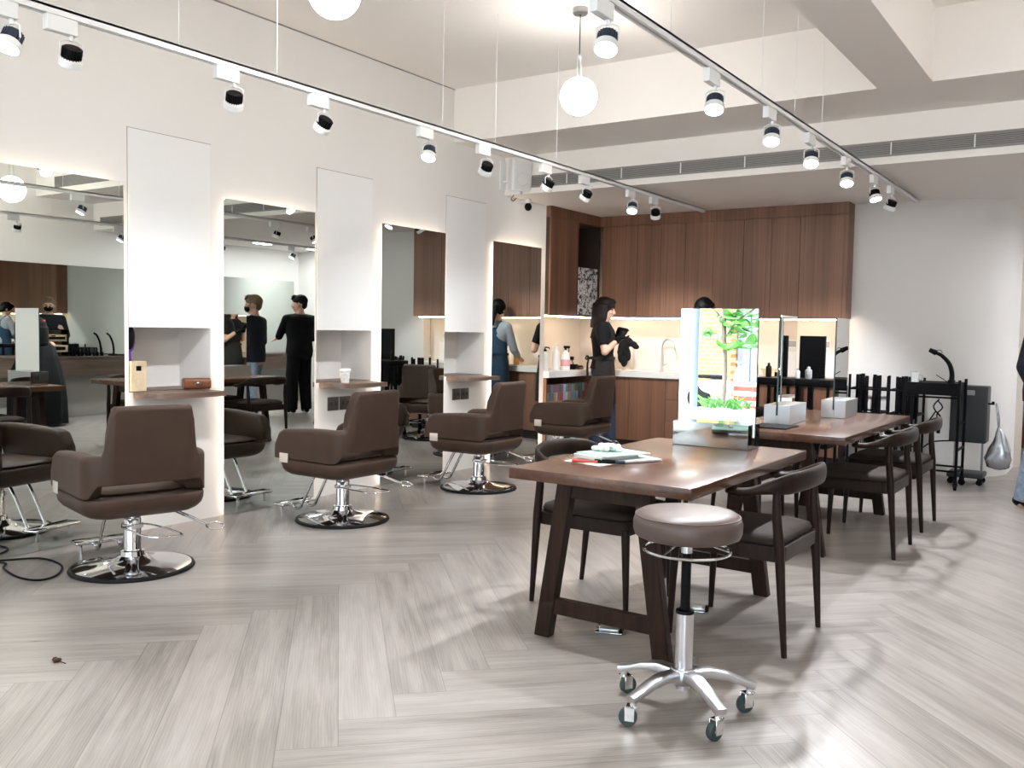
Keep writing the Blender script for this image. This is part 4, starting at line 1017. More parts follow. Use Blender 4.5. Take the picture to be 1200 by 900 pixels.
# floor outlets, cable and fluff
for k, (x, y, lab) in enumerate([(-1.80, 3.44, 'flat metal floor outlet under the near end of the near table'), (-1.62, 3.95, 'flat metal floor outlet under the middle of the near table')]):
    t = thing('floor_outlet', lab, 'outlet', (x, y, 0.0008), radians(20), 'metal floor outlets')
    obj('outlet_plate', B().box(-0.06, 0.06, -0.06, 0.06, 0, 0.006, 0.002), 'steel', t); obj('outlet_lid', B().box(-0.042, 0.042, -0.042, 0.042, 0.006, 0.016, 0.003), 'satin', t)
b = B(); b.tube(catmull([(-5.004, 2.30, 0.006), (-4.93, 2.47, 0.006), (-4.82, 2.60, 0.006), (-4.60, 2.585, 0.0062), (-4.44, 2.47, 0.0062), (-4.42, 2.37, 0.0062), (-4.55, 2.335, 0.0062), (-4.74, 2.36, 0.0135), (-4.86, 2.42, 0.012), (-4.97, 2.30, 0.006), (-5.0, 2.15, 0.006)], 10), 0.0055, 8)
o = obj('floor_cable', b, 'black'); tag(o, 'black cable looped on the floor beside the nearest styling chair', 'cable')
b = B(); rnd = random.Random(9)
for k in range(14):
    a = rnd.uniform(0, 6.28); r0 = rnd.uniform(0, 0.02)
    b.sphere((r0 * cos(a), r0 * sin(a), 0.008), (0.012, 0.004, 0.0075), 8, 6, Matrix.Rotation(rnd.uniform(0, 3), 3, 'Z'))
b.tube([(0.02, 0, 0.006), (0.05, 0.004, 0.004)], 0.002, 6)
o = obj('hair_clump', b, pm('reddish_brown', (0.06, 0.025, 0.015), 0.8), None, (-3.30, 1.835, 0.0005)); tag(o, 'small dark brown clump of hair lying on the floor planks', 'hair clump')

# ------------------------------------------------------------------ carts by the white wall
def wheel(parent, x, y, r=0.028, rot=0.0):
    q = Matrix.Translation((x, y, r)) @ Matrix.Rotation(rot, 4, 'Z')
    b = B(); b.lathe([(0, -0.012), (r * 0.9, -0.012), (r, -0.007), (r, 0.007), (r * 0.9, 0.012), (0, 0.012)], n=22, axis=(0, 1, 0)); b.box(-0.012, 0.012, -0.018, -0.014, 0, r + 0.012); b.box(-0.012, 0.012, 0.014, 0.018, 0, r + 0.012); b.box(-0.012, 0.012, -0.018, 0.018, r + 0.010, r + 0.016)
    bmesh.ops.transform(b.bm, matrix=q, verts=b.bm.verts); return obj('caster', b, 'black', parent)
def rod_cart(label, x, y, w, n, seed, group):
    t = thing('perm_rod_cart', label, 'cart', (x, y, 0), 0, group)
    rnd = random.Random(seed); d = 0.34; zt = 0.915
    for sx in (0, 1):
        for sy in (0, 1):
            b = B(); b.box(sx * w - 0.010, sx * w + 0.010, sy * d - 0.010, sy * d + 0.010, 0.062, zt + 0.02 * (1 - sy), 0.002, 1); obj('post', b, 'blackmetal', t); wheel(t, sx * w, sy * d, 0.026, rnd.uniform(0, 3))
    for z in (0.14, 0.58, 0.80):
        for sy in (0, 1): obj('frame_rail', B().box(0.011, w - 0.011, sy * d - 0.007, sy * d + 0.007, z - 0.008, z + 0.008), 'blackmetal', t)
        for sx in (0, 1): obj('frame_rail', B().box(sx * w - 0.007, sx * w + 0.007, 0.011, d - 0.011, z - 0.008, z + 0.008), 'blackmetal', t)
    b = B(); b.box(0.0, w, 0.0, d, 0.12, 0.131); obj('bottom_tray', b, 'blackmetal', t)
    for k in range(n):
        xx = 0.035 + (w - 0.07) * (k + rnd.uniform(-0.2, 0.2)) / max(1, n - 1); yy = 0.04 + 0.22 * rnd.random()
        b = B(); b.cyl((xx, yy, 0.60 - rnd.random() * 0.08), (xx, yy, 0.90 + rnd.random() * 0.04), rnd.uniform(0.012, 0.018), n=10); b.cyl((xx, yy, 0.58), (xx, yy, 0.24), 0.004, n=6); obj('hanging_rod', b, 'black', t)
    return t
GRC = 'black rod carts against the white wall'
rod_cart('black cart hung with thick rods, left one against the white wall', -2.165, 8.85, 0.27, 12, 1, GRC)
rod_cart('black cart hung with thick rods, beside the tray trolley at the white wall', -1.815, 8.85, 0.24, 12, 2, GRC)
rod_cart('black cart hung with thin rods, beyond the farther silver mirror box', -2.83, 8.56, 0.27, 9, 3, GRC)
o = obj('link_bar', B().box(-1.884, -1.826, 8.843, 8.857, 0.790, 0.806), 'blackmetal'); tag(o, 'short black bar joining two rod carts at the white wall', 'bar')
# tray trolley
t = thing('tray_trolley', 'black trolley with a deep tray on top and thin posts at the white wall', 'trolley', (-1.60, 8.42, 0))
w, d = 0.43, 0.36
for sx in (0, 1):
    for sy in (0, 1):
        obj('post', B().box(sx * w - 0.011, sx * w + 0.011, sy * d - 0.011, sy * d + 0.011, 0.062, 0.935, 0.002, 1), 'blackmetal', t); wheel(t, sx * w, sy * d, 0.030, 0.6 + sx + sy)
b = B(); b.box(0.012, w - 0.012, 0.0, d, 0.80, 0.808); b.box(0.012, w - 0.012, -0.006, 0.004, 0.808, 0.905); b.box(0.012, w - 0.012, d - 0.004, d + 0.006, 0.808, 0.905); b.box(0.012, 0.02, 0.004, d - 0.004, 0.808, 0.905); b.box(w - 0.02, w - 0.012, 0.004, d - 0.004, 0.808, 0.905); b.box(0.02, w - 0.02, 0.004, d - 0.004, 0.893, 0.897)
obj('tray', b, 'black', t)
for z in (0.15, 0.34, 0.56): obj('frame_rail', B().box(w - 0.007, w + 0.007, 0.012, d - 0.012, z - 0.009, z + 0.009), 'blackmetal', t)
for y, z in ((0, 0.158), (d, 0.158), (0, 0.782)): obj('frame_rail', B().box(0.012, w - 0.012, y - 0.007, y + 0.007, z - 0.008, z + 0.008), 'blackmetal', t)
t = thing('hose_arm', 'black curved hose arm with a nozzle standing on the tray trolley', 'hose', (-1.29, 8.60, 0.898))
b = B(); b.tube(catmull([(0.03, 0, 0.0), (0.03, 0, 0.09), (0.005, 0, 0.17), (-0.05, -0.02, 0.235), (-0.10, -0.03, 0.262)], 8), [0.022 - 0.008 * (k / 32) for k in range(33)], 14); obj('hose', b, 'black', t)
b = B(); b.cyl((-0.095, -0.03, 0.259), (-0.15, -0.045, 0.285), 0.024, 0.018, 16); b.tube([(-0.09, -0.03, 0.28), (-0.065, -0.02, 0.285), (-0.05, -0.01, 0.262)], 0.003, 6); obj('nozzle', b, 'black', t)
b = B(); b.cyl((0.03, 0, 0.0), (0.03, 0, 0.03), 0.035, 0.028, 18); b.tube([(0.0, 0.0, 0.01), (-0.09, -0.02, 0.07)], 0.004, 6); obj('hose_foot', b, 'black', t)
t = thing('glass_beaker', 'small clear beaker on the near corner of the tray trolley', 'beaker', (-1.535, 8.50, 0.898))
b = B(); b.lathe([(0, 0), (0.032, 0), (0.035, 0.085), (0.038, 0.09), (0.034, 0.088), (0.030, 0.004), (0, 0.004)], n=22); obj('beaker_body', b, 'clear', t)
b = B(); b.tube(catmull([(0.034, 0, 0.07), (0.06, 0, 0.06), (0.056, 0, 0.03), (0.033, 0, 0.02)], 5), 0.004, 8); obj('handle', b, 'clear', t)
b = B(); b.tube(catmull([(-1.32, 8.41, 0.77), (-1.36, 8.40, 0.70), (-1.30, 8.39, 0.62), (-1.34, 8.40, 0.66), (-1.38, 8.40, 0.60), (-1.50, 8.40, 0.42), (-1.56, 8.41, 0.36)], 8), 0.006, 8); b.tube(catmull([(-1.33, 8.40, 0.76), (-1.29, 8.39, 0.70), (-1.33, 8.39, 0.64), (-1.31, 8.39, 0.55)], 8), 0.006, 8); b.cyl((-1.31, 8.39, 0.56), (-1.315, 8.39, 0.48), 0.015, n=12); b.tube(catmull([(-1.55, 8.40, 0.36), (-1.45, 8.40, 0.34), (-1.36, 8.42, 0.40), (-1.22, 8.45, 0.42)], 8), 0.006, 8)
o = obj('power_cord', b, 'black'); tag(o, 'black power cords dangling in loops under the tray trolley', 'cord')
# grey steamer unit
t = thing('steamer_unit', 'tall grey appliance box on wheels behind the tray trolley', 'appliance', (-1.30, 8.86, 0))
obj('housing', B().box(0, 0.295, 0, 0.22, 0.37, 0.87, 0.012, 3), 'grey', t)
b = B(); b.box(0.012, 0.283, -0.010, 0.0, 0.385, 0.855, 0.006, 2); fp = obj('front_panel', b, 'grey', t)
obj('handle', B().box(0.085, 0.195, -0.018, -0.008, 0.79, 0.835, 0.006, 2), 'lightgrey', fp)
for sx in (0.03, 0.25): obj('lower_post', B().box(sx, sx + 0.018, 0.10, 0.118, 0.1, 0.372, 0.003, 1), 'lightgrey', t)
obj('wheel_base', B().box(0.0, 0.29, -0.05, 0.22, 0.062, 0.105, 0.01, 2), 'grey', t)
for sx in (0.03, 0.26):
    for sy in (-0.02, 0.19): wheel(t, sx, sy, 0.026, 0.4)
b = B(); b.cyl((0.295, 0.05, 0.72), (0.345, 0.03, 0.72), 0.008, n=10); b.cyl((0.335, 0.035, 0.715), (0.335, 0.035, 0.742), 0.012, n=10); obj('hook', b, 'black', t)
b = B()
rings = []
for k, (z, rx, ry, dx) in enumerate([(0.155, 0.03, 0.02, 0.0), (0.175, 0.085, 0.05, -0.012), (0.25, 0.102, 0.06, -0.002), (0.33, 0.088, 0.055, 0.012), (0.41, 0.055, 0.04, 0.008), (0.47, 0.035, 0.025, 0.0), (0.50, 0.018, 0.012, -0.005), (0.52, 0.012, 0.01, -0.008)]):
    rings.append([V((-0.925 + dx + rx * cos(a) * (1 + 0.16 * sin(3 * a + 1.7 * k)), 8.885 + ry * sin(a) * (1 + 0.12 * cos(4 * a + 2 * k)), z)) for a in [2 * pi * j / 24 for j in range(24)]])
b.loft(rings); 
o = thing('silver_bag', 'crinkled silver bag hanging from the grey appliance by its strap', 'bag', (0.025, -0.02, 0)); obj('bag_body', b, 'silverbag', o, sharp=80)
b = B(); b.tube(catmull([(-0.935, 8.885, 0.50), (-0.95, 8.885, 0.62), (-0.963, 8.892, 0.715), (-0.958, 8.897, 0.715), (-0.935, 8.892, 0.60), (-0.93, 8.89, 0.50)], 6), 0.006, 8); obj('strap', b, 'silverbag', o)
b = B(); b.box(-0.905, -0.86, 8.86, 8.89, 0.165, 0.19, 0.004); obj('buckle', b, 'black', o)
# black work trolley behind the table mirrors, monitor and oddments
t = thing('long_trolley', 'long low black trolley in front of the kitchen, seen between the table mirrors', 'trolley', (-2.80, 8.02, 0))
b = B(); b.box(0, 0.68, 0, 0.36, 0.84, 0.905, 0.01, 2); obj('top_tray', b, 'black', t)
for sx in (0.03, 0.65):
    for sy in (0.03, 0.33): obj('post', B().box(sx - 0.011, sx + 0.011, sy - 0.011, sy + 0.011, 0.06, 0.84), 'blackmetal', t); wheel(t, sx, sy, 0.026, sx)
obj('lower_tray', B().box(0.02, 0.66, 0.02, 0.34, 0.30, 0.345, 0.005, 1), 'black', t)
t = thing('ribbed_panel', 'upright black ribbed panel standing between the two silver mirror boxes', 'panel', (-2.52, 8.42, 0))
b = B(); b.box(0, 0.235, 0, 0.03, 0.90, 1.285, 0.004, 1); pb = obj('panel_body', b, 'black', t)
b = B()
for k in range(16): b.box(0.008, 0.227, -0.004, 0.0, 0.912 + k * 0.023, 0.924 + k * 0.023)
obj('rib', b, 'blackmetal', pb)
b = B(); b.box(0.10, 0.135, 0.0, 0.03, 0.05, 0.90); b.box(0.0, 0.235, -0.10, 0.13, 0.0, 0.05, 0.01, 2); obj('stand', b, 'blackmetal', t)
bottle(-2.44, 8.12, 0.906, 0.09, 0.022, 'white', 'lightgrey', 'small white bottle standing on the long black trolley by the ribbed panel')
bottle(-2.33, 8.08, 0.906, 0.11, 0.030, 'lightgrey', 'white', 'grey and white bottle at the right end of the long black trolley')
bottle(-2.72, 8.18, 0.906, 0.13, 0.026, 'hairbrown', 'black', 'dark bottle at the left end of the long black trolley')
# ------------------------------------------------------------------ people
def fused(b, voxel, it=4, fac=0.5):
    bmesh.ops.recalc_face_normals(b.bm, faces=b.bm.faces)
    me = bpy.data.meshes.new('tmp'); b.bm.to_mesh(me); b.bm.free()
    o = bpy.data.objects.new('tmp', me); COL.objects.link(o)
    m = o.modifiers.new('r', 'REMESH'); m.mode = 'VOXEL'; m.voxel_size = voxel
    if it: s = o.modifiers.new('s', 'SMOOTH'); s.factor = fac; s.iterations = it
    dg = bpy.context.evaluated_depsgraph_get(); dg.update()
    out = bpy.data.meshes.new_from_object(o.evaluated_get(dg))
    bpy.data.objects.remove(o); bpy.data.meshes.remove(me)
    for p in out.polygons: p.use_smooth = True
    return out

def ellring(z, rx, ry, dx=0.0, n=28, wob=0.0, ph=0.0, k=7):
    return [V((dx + rx * cos(a) * (1 + wob * sin(k * a + ph)), ry * sin(a) * (1 + wob * sin(k * a + ph)), z)) for a in [2 * pi * j / n for j in range(n)]]

TORSO_F = [(0.76, .070, .120), (0.80, .095, .152), (0.88, .108, .166), (0.95, .100, .150), (1.03, .085, .126), (1.12, .094, .138), (1.22, .108, .158), (1.30, .096, .168), (1.355, .075, .135), (1.39, .052, .080), (1.42, .046, .052)]
TORSO_M = [(0.76, .075, .125), (0.80, .098, .150), (0.88, .108, .160), (0.95, .104, .152), (1.03, .100, .146), (1.12, .106, .158), (1.22, .118, .180), (1.30, .104, .192), (1.355, .080, .155), (1.39, .056, .090), (1.42, .050, .056)]

def hand(b, w, d, nrm, side, curl):
    # palm + four fingers of unequal length + thumb; w wrist, d direction, nrm palm normal (the way the fingers curl)
    d = V(d).normalized(); nrm = V(nrm); nrm = (nrm - d * nrm.dot(d)).normalized(); s = d.cross(nrm) * side
    w = V(w)
    pc = w + d * 0.048
    q = Matrix((d, s, nrm)).transposed()
    b.sphere(pc, (0.052, 0.040, 0.016), 14, 10, q)
    for k, (off, ln) in enumerate(((-0.030, 0.062), (-0.010, 0.074), (0.010, 0.079), (0.029, 0.070))):
        p0 = w + d * 0.078 + s * off
        a1, a2 = curl * 0.6, curl * 1.35
        d1 = (d * cos(a1) + nrm * sin(a1)); d2 = (d * cos(a2) + nrm * sin(a2))
        p1 = p0 + d1 * ln * 0.52; p2 = p1 + d2 * ln * 0.48
        b.cap(p0, p1, 0.0092, 0.0085, 10); b.cap(p1, p2, 0.0085, 0.0068, 10)
    t0 = w + d * 0.022 + s * 0.030; t1 = t0 + (d * 0.55 + s * 0.75 + nrm * 0.35).normalized() * 0.040; t2 = t1 + (d * 0.9 + s * 0.2 + nrm * 0.45).normalized() * 0.030
    b.cap(t0, t1, 0.0125, 0.0105, 10); b.cap(t1, t2, 0.0100, 0.0078, 10)

def person(label, loc, rz, S=1.0, male=False, arms=None, legs=None, head=(0, 0), lean=0.0, sleeve='short', top='blackshirt', bottom='jeans', wide=1.0, apron=None, hair=('bob', 'hairbrown'), mask=False, gloves=False, shoe='black', top_low=0.90, bulk=1.0):
    t = thing('person', label, 'person', loc, rz)
    T = TORSO_M if male else TORSO_F
    T = [(z, rx * bulk, ry * bulk) for z, rx, ry in T[:-2]] + T[-2:]
    bend = Matrix.Translation((0, 0, 0.92)) @ Matrix.Rotation(lean, 4, 'Y') @ Matrix.Translation((0, 0, -0.92))
    up = lambda p: bend @ V(p)
    SH = (0.185 if male else 0.160) * (1 + (bulk - 1) * 0.6)
    sc = Matrix.Diagonal((S, S, S, 1))
    def fin(b): bmesh.ops.transform(b.bm, matrix=sc, verts=b.bm.verts); return b
    def bent(b): 
        for v in b.bm.verts:
            if v.co.z > 0.80:
                f = min(1, (v.co.z - 0.80) / 0.15); v.co = v.co.lerp(bend @ v.co, f)
        return b
    sh = {s: up((0.0, s * SH, 1.318 if male else 1.328)) for s in (1, -1)}
    hip = {s: V((0, s * 0.082, 0.86)) for s in (1, -1)}
    arms = {s: (V(arms[s][0]), V(arms[s][1])) + tuple(arms[s][2:]) for s in (1, -1)}
    # head frame
    hc = up((0.022, 0, 1.532)); nk = up((0.0, 0, 1.40))
    hr = (Matrix.Rotation(head[0], 3, 'Z') @ Matrix.Rotation(head[1] + lean, 3, 'Y'))
    H = lambda x, y, z: hc + hr @ V((x, y, z))
    g = 1.06 if male else 1.0
    b = B(); b.loft([ellring(z, rx, ry) for z, rx, ry in T]); bent(b)
    b.cap(nk - V((0, 0, 0.05)), H(-0.018, 0, -0.055), 0.052 * g, 0.047 * g)
    b.sphere(H(-0.012, 0, 0.022), (0.098 * g, 0.078 * g, 0.098), 20, 14, hr)
    b.sphere(H(0.020, 0, -0.045), (0.068 * g, 0.058 * g, 0.072), 18, 12, hr)
    b.sphere(H(0.048, 0, -0.092), (0.030, 0.030, 0.022), 12, 8, hr)                    # chin
    b.cap(H(0.082, 0, 0.012), H(0.104, 0, -0.030), 0.009, 0.0135)                      # nose
    for s in (1, -1):
        b.sphere(H(0.099, s * 0.010, -0.034), 0.0085, 8, 6)
        b.sphere(H(0.074, s * 0.032, 0.026), (0.016, 0.024, 0.008), 10, 8, hr)          # brow
        b.sphere(H(0.062, s * 0.036, -0.026), (0.026, 0.022, 0.024), 10, 8, hr)          # cheek
        b.sphere(H(-0.012, s * 0.078 * g, -0.008), (0.019, 0.009, 0.030), 10, 8, hr)     # ear
    b.sphere(H(0.080, 0, -0.058), (0.014, 0.022, 0.010), 10, 8, hr)                    # mouth swell
    for s in (1, -1):
        e, w = arms[s][0], arms[s][1]
        b.cap(sh[s], e, 0.047 * g, 0.037 * g); b.cap(e, w, 0.038 * g, 0.024 * g)
        hand(b, w, arms[s][2], arms[s][3], s, arms[s][4])
        kn, an = V(legs[s][0]), V(legs[s][1])
        b.cap(hip[s], kn, 0.078 * g, 0.052); b.cap(kn, an, 0.050, 0.034)
        td = V((cos(legs[s][2]), sin(legs[s][2]), 0)); b.cap(an - td * 0.02 - V((0, 0, 0.045)), an + td * 0.14 - V((0, 0, 0.055)), 0.034, 0.024)
    obj('body', fused(fin(b), 0.0072, 3), 'skin', t)
    # eyes and mouth
    b = B()
    for s in (1, -1): b.sphere(H(0.0815, s * 0.032, 0.004), (0.006, 0.0135, 0.0062), 10, 8, hr)
    obj('eye', fin(b), 'eye', t)
    if not mask:
        b = B(); b.sphere(H(0.092, 0, -0.056), (0.0055, 0.021, 0.0045), 12, 8, hr); b.sphere(H(0.089, 0, -0.064), (0.006, 0.018, 0.005), 12, 8, hr); obj('lips', fin(b), 'lip', t)
    else:
        b = B(); b.sphere(H(0.050, 0, -0.050), (0.062, 0.068, 0.052), 20, 14, hr); b.sphere(H(0.094, 0, -0.036), (0.022, 0.026, 0.028), 14, 10, hr)
        mk = obj('face_mask', fused(fin(b), 0.008, 2), 'black', t)
        b = B()
        for s in (1, -1): b.tube([H(0.05, s * 0.062, -0.03), H(0.02, s * 0.080 * g, -0.01), H(-0.02, s * 0.083 * g, 0.0)], 0.003, 6)
        obj('ear_loop', fin(b), 'black', mk)
    # shirt
    b = B(); low = top_low
    st = [(z, rx + 0.016, ry + 0.016) for z, rx, ry in T if z > low + 0.02 and z < 1.395]
    r0 = [x for x in T if x[0] <= low + 0.02][-1]
    b.loft([ellring(low, r0[1] + 0.022, r0[2] + 0.022)] + [ellring(*x) for x in st]); bent(b)
    for s in (1, -1):
        e, w = arms[s][0], arms[s][1]
        b.sphere(sh[s], 0.059 * g, 14, 10); b.cap(up((-0.005, s * 0.055, 1.372)), sh[s] + V((0, 0, 0.012)), 0.034, 0.050 * g)
        if sleeve == 'short':
            m = sh[s].lerp(e, 0.72); b.cyl(sh[s], m, 0.064 * g, 0.058 * g, 18)
        else:
            wr = e.lerp(w, 0.94 if sleeve == 'long' else 0.35); b.cap(sh[s], e, 0.058 * g, 0.050 * g); b.cyl(e, wr, 0.050 * g, 0.036 * g, 18)
    obj('shirt', fused(fin(b), 0.0095, 3), top, t)
    # trousers
    b = B()
    b.loft([ellring(0.80, 0.098, 0.150), ellring(0.84, 0.116, 0.172), ellring(0.90, 0.118, 0.172), ellring(0.98, 0.102, 0.150)])
    for s in (1, -1):
        kn, an = V(legs[s][0]), V(legs[s][1])
        b.cap(hip[s], kn, 0.092 * g, 0.066 * wide); ft = an + V((0, 0, -0.035)); b.cyl(kn, ft, 0.066 * wide, 0.056 * wide, 18)
    obj('trousers', fused(fin(b), 0.011, 3), bottom, t)
    for s in (1, -1):
        an = V(legs[s][1]); td = V((cos(legs[s][2]), sin(legs[s][2]), 0)); sd = V((-td.y, td.x, 0))
        b = B()
        c0 = an - td * 0.03; z0 = an.z - 0.08
        q = Matrix((td, sd, V((0, 0, 1)))).transposed()
        b.sphere(c0 + td * 0.01 + V((0, 0, -0.035)), (0.055, 0.038, 0.044), 14, 10, q); b.sphere(c0 + td * 0.13 + V((0, 0, -0.048)), (0.065, 0.044, 0.030), 14, 10, q); b.sphere(c0 + td * 0.07 + V((0, 0, -0.042)), (0.07, 0.038, 0.036), 14, 10, q)
        for v in b.bm.verts: v.co.z = max(v.co.z, z0 + 0.002)
        obj('shoe', fused(fin(b), 0.008, 2), shoe, t)
    # apron
    if apron:
        mat, back, hem = apron
        b = B()
        def arc(z, rx, ry, a0, a1, n=26, wob=0.0, ph=0.0):
            return [V((rx * cos(a) * (1 + wob * sin(9 * a + ph)), ry * sin(a) * (1 + wob * sin(9 * a + ph)), z)) for a in [radians(a0 + (a1 - a0) * j / n) for j in range(n + 1)]]
        if back:   # wraps round and shows its back panel with crossed ties
            st = [(hem, .150, .205, .035), (0.70, .145, .205, .025), (0.86, .137, .196, .01), (0.97, .128, .176, 0), (1.04, .118, .160, 0), (1.14, .122, .160, 0), (1.24, .130, .150, 0), (1.31, .118, .135, 0)]
            outer = [ellring(z, rx, ry, wob=wv, ph=z * 3, n=44, k=9) for z, rx, ry, wv in st]
            b.loft(outer, True, False); 
        else:
            st = [(hem, .148, .205, 105, .03), (0.70, .142, .200, 108, .02), (0.86, .135, .194, 112, 0), (0.99, .124, .172, 112, 0), (1.03, .116, .158, 100, 0), (1.06, .112, .152, 75, 0), (1.14, .120, .158, 58, 0), (1.235, .134, .172, 46, 0)]
            b.loft([arc(z, rx, ry, -a, a, wob=wv) for z, rx, ry, a, wv in st], False, False)
        bent(b)
        bmesh.ops.recalc_face_normals(b.bm, faces=b.bm.faces)
        bmesh.ops.solidify(b.bm, geom=list(b.bm.faces), thickness=0.004)
        ap = obj('apron', fin(b), mat, t, sharp=60)
        b = B()
        for s in (1, -1):
            b.tube([up(p) for p in [(0.125, s * 0.085, 1.22), (0.100, s * 0.088, 1.30), (0.045, s * 0.090, 1.386), (-0.03, s * 0.092, 1.388), (-0.092, s * 0.080, 1.31), (-0.118, s * 0.055, 1.22)]], 0.014, up=(0, 0, 1), sec=lambda i: [(0.004, 0.016), (-0.004, 0.016), (-0.004, -0.016), (0.004, -0.016)])
        obj('strap', fin(b), mat, ap)
        b = B()
        b.tube([up(V((rr * 0.128 * cos(a), rr * 0.172 * sin(a), 1.01))) for rr, a in [(1.04, 2 * pi * k / 30) for k in range(30)]], 0.01, up=(0, 0, 1), sec=lambda i: [(0.004, 0.014), (-0.004, 0.014), (-0.004, -0.014), (0.004, -0.014)], loop=True)
        for s in (1, -1):
            c = up((-0.142, 0, 1.01))
            b.tube(catmull([c, c + V((-0.02, s * 0.05, 0.02)), c + V((-0.025, s * 0.085, 0.0)), c + V((-0.02, s * 0.05, -0.015)), c], 5), 0.008, 6)
            b.tube(catmull([c, c + V((-0.015, s * 0.03, -0.07)), c + V((-0.012, s * 0.04, -0.22))], 5), 0.008, 6)
        obj('waist_tie', fin(b), mat, ap)
    # hair
    kind, hm = hair
    b = B()
    if kind in ('bob', 'ponytail'):
        b.sphere(H(-0.022, 0, 0.030), (0.108, 0.091, 0.104), 22, 14, hr)
        b.sphere(H(0.040, 0, 0.085), (0.062, 0.066, 0.036), 16, 10, hr)
        if kind == 'bob':
            for a in range(-115, 116, 10):
                th = radians(180 + a); x, y = -0.025 + 0.098 * cos(th), 0.088 * sin(th)
                x2 = x if abs(a) < 100 else x + 0.006
                b.cap(H(x, y, 0.03), H(x2 * 0.97, y * 1.05, -0.09), 0.024, 0.024, 10); b.cap(H(x2 * 0.97, y * 1.05, -0.09), H(x2 * 0.90 - 0.012, y * 1.02, -0.205), 0.026, 0.013, 10)
            for y in (-0.042, -0.021, 0.0, 0.021, 0.042): b.cap(H(0.070, y, 0.088), H(0.090 - abs(y) * 0.25, y * 1.1, 0.030), 0.015, 0.010, 10)
        else:
            for a in range(-75, 76, 10):
                th = radians(180 + a); b.cap(H(-0.02 + 0.085 * cos(th), 0.080 * sin(th), 0.03), H(-0.03 + 0.07 * cos(th), 0.05 * sin(th), -0.06), 0.022, 0.02, 10)
            b.cap(H(-0.10, 0, -0.02), H(-0.120, 0.0, -0.12), 0.040, 0.036); b.cap(H(-0.120, 0, -0.12), H(-0.125, 0.01, -0.235), 0.036, 0.020)
    elif kind == 'crop':
        b.sphere(H(-0.020, 0, 0.044), (0.104 * g, 0.084 * g, 0.092), 22, 14, hr)
        b.sphere(H(0.050, 0, 0.105), (0.050, 0.062, 0.030), 16, 10, hr); b.sphere(H(-0.07, 0, 0.0), (0.048, 0.070, 0.075), 16, 10, hr)
        for y in (-0.05, -0.03, -0.01, 0.01, 0.03, 0.05): b.cap(H(0.05, y, 0.115), H(0.088, y, 0.072), 0.017, 0.010, 8)
        for s in (1, -1): b.cap(H(0.0, s * 0.078, 0.04), H(0.002, s * 0.080, -0.012), 0.013, 0.007, 8)
    obj('hair', fused(fin(b), 0.0062, 2), hm, t)
    if gloves:
        for s in (1, -1):
            b = B(); e, w = arms[s][0], arms[s][1]
            hand(b, w, arms[s][2], arms[s][3], s, arms[s][4]); b.cyl(e.lerp(w, 0.72), w, 0.032, 0.030, 16); b.sphere(w, 0.028, 10, 8)
            me = fused(fin(b), 0.0065, 2)
            for v in me.vertices: pass
            gb = bmesh.new(); gb.from_mesh(me); bmesh.ops.recalc_face_normals(gb, faces=gb.faces); gb.normal_update()
            for v in gb.verts: v.co += v.normal * 0.0035
            gb.to_mesh(me); gb.free(); obj('glove', me, 'black', t)
    return t

t = obj('draped_towel', fused(LATE[0], 0.008, 2), 'cloth'); tag(t, 'crumpled black towel hanging over the thin chrome stand', 'towel')
STAND = {1: ((0.02, 0.095, 0.47), (-0.01, 0.10, 0.09), 0.15), -1: ((0.02, -0.095, 0.47), (-0.01, -0.10, 0.09), -0.15)}
# woman in black at the kitchen corner, turned to the right, hands raised
person('woman with dark bob in black t-shirt, charcoal apron and black gloves in kitchen corner', (-4.655, 8.57, 0), radians(22), 1.0, False,
       arms={1: ((0.04, 0.225, 1.09), (0.155, 0.085, 1.255), (0.35, -0.45, 0.75), (0.3, -0.9, -0.1), 0.9), -1: ((0.05, -0.225, 1.08), (0.185, -0.07, 1.225), (0.45, 0.15, 0.85), (0.2, 0.95, -0.1), 0.85)},
       legs={1: ((0.06, 0.10, 0.47), (0.08, 0.11, 0.09), 0.1), -1: ((0.0, -0.09, 0.47), (-0.05, -0.10, 0.09), -0.1)}, head=(radians(-4), radians(8)), sleeve='short', top='blackshirt', bottom='jeans', wide=1.35, apron=('grayapron', False, 0.52), hair=('bob', 'hairbrown'), gloves=True)
# woman in denim apron, bent a little over the worktop, seen from behind in the mirror
person('woman in grey top and blue denim apron facing the kitchen worktop, seen from behind', (-3.645, 8.79, 0), radians(86), 1.0, False,
       arms={1: ((0.10, 0.215, 1.06), (0.30, 0.15, 0.98), (0.9, -0.2, -0.25), (0, -0.3, -1), 0.5), -1: ((0.11, -0.235, 1.06), (0.31, -0.15, 0.98), (0.9, 0.25, -0.25), (0, 0.3, -1), 0.5)},
       legs=STAND, head=(radians(-12), radians(18)), lean=radians(5), sleeve='long', top='greyshirt', bottom='jeans', wide=1.2, apron=('denim', True, 0.50), hair=('ponytail', 'hairblack'))
# man in black at the ledge side
person('man in loose black shirt and trousers with his back turned, on the ledge side', (0.20, 9.40, 0), radians(14), 1.06, True, bulk=1.16,
       arms={1: ((0.10, 0.26, 1.06), (0.30, 0.16, 1.02), (0.9, -0.1, 0.0), (0, -0.3, -1), 0.4), -1: ((0.12, -0.25, 1.08), (0.33, -0.18, 1.04), (0.9, 0.2, 0.0), (0, 0.3, -1), 0.4)},
       legs={1: ((0.03, 0.10, 0.47), (0.0, 0.11, 0.09), 0.2), -1: ((0.03, -0.10, 0.47), (0.0, -0.11, 0.09), -0.2)}, head=(radians(-48), radians(4)), sleeve='three', top='blackshirt', bottom='blackshirt', wide=1.35, hair=('crop', 'hairblack'), top_low=0.70 + 0.06)
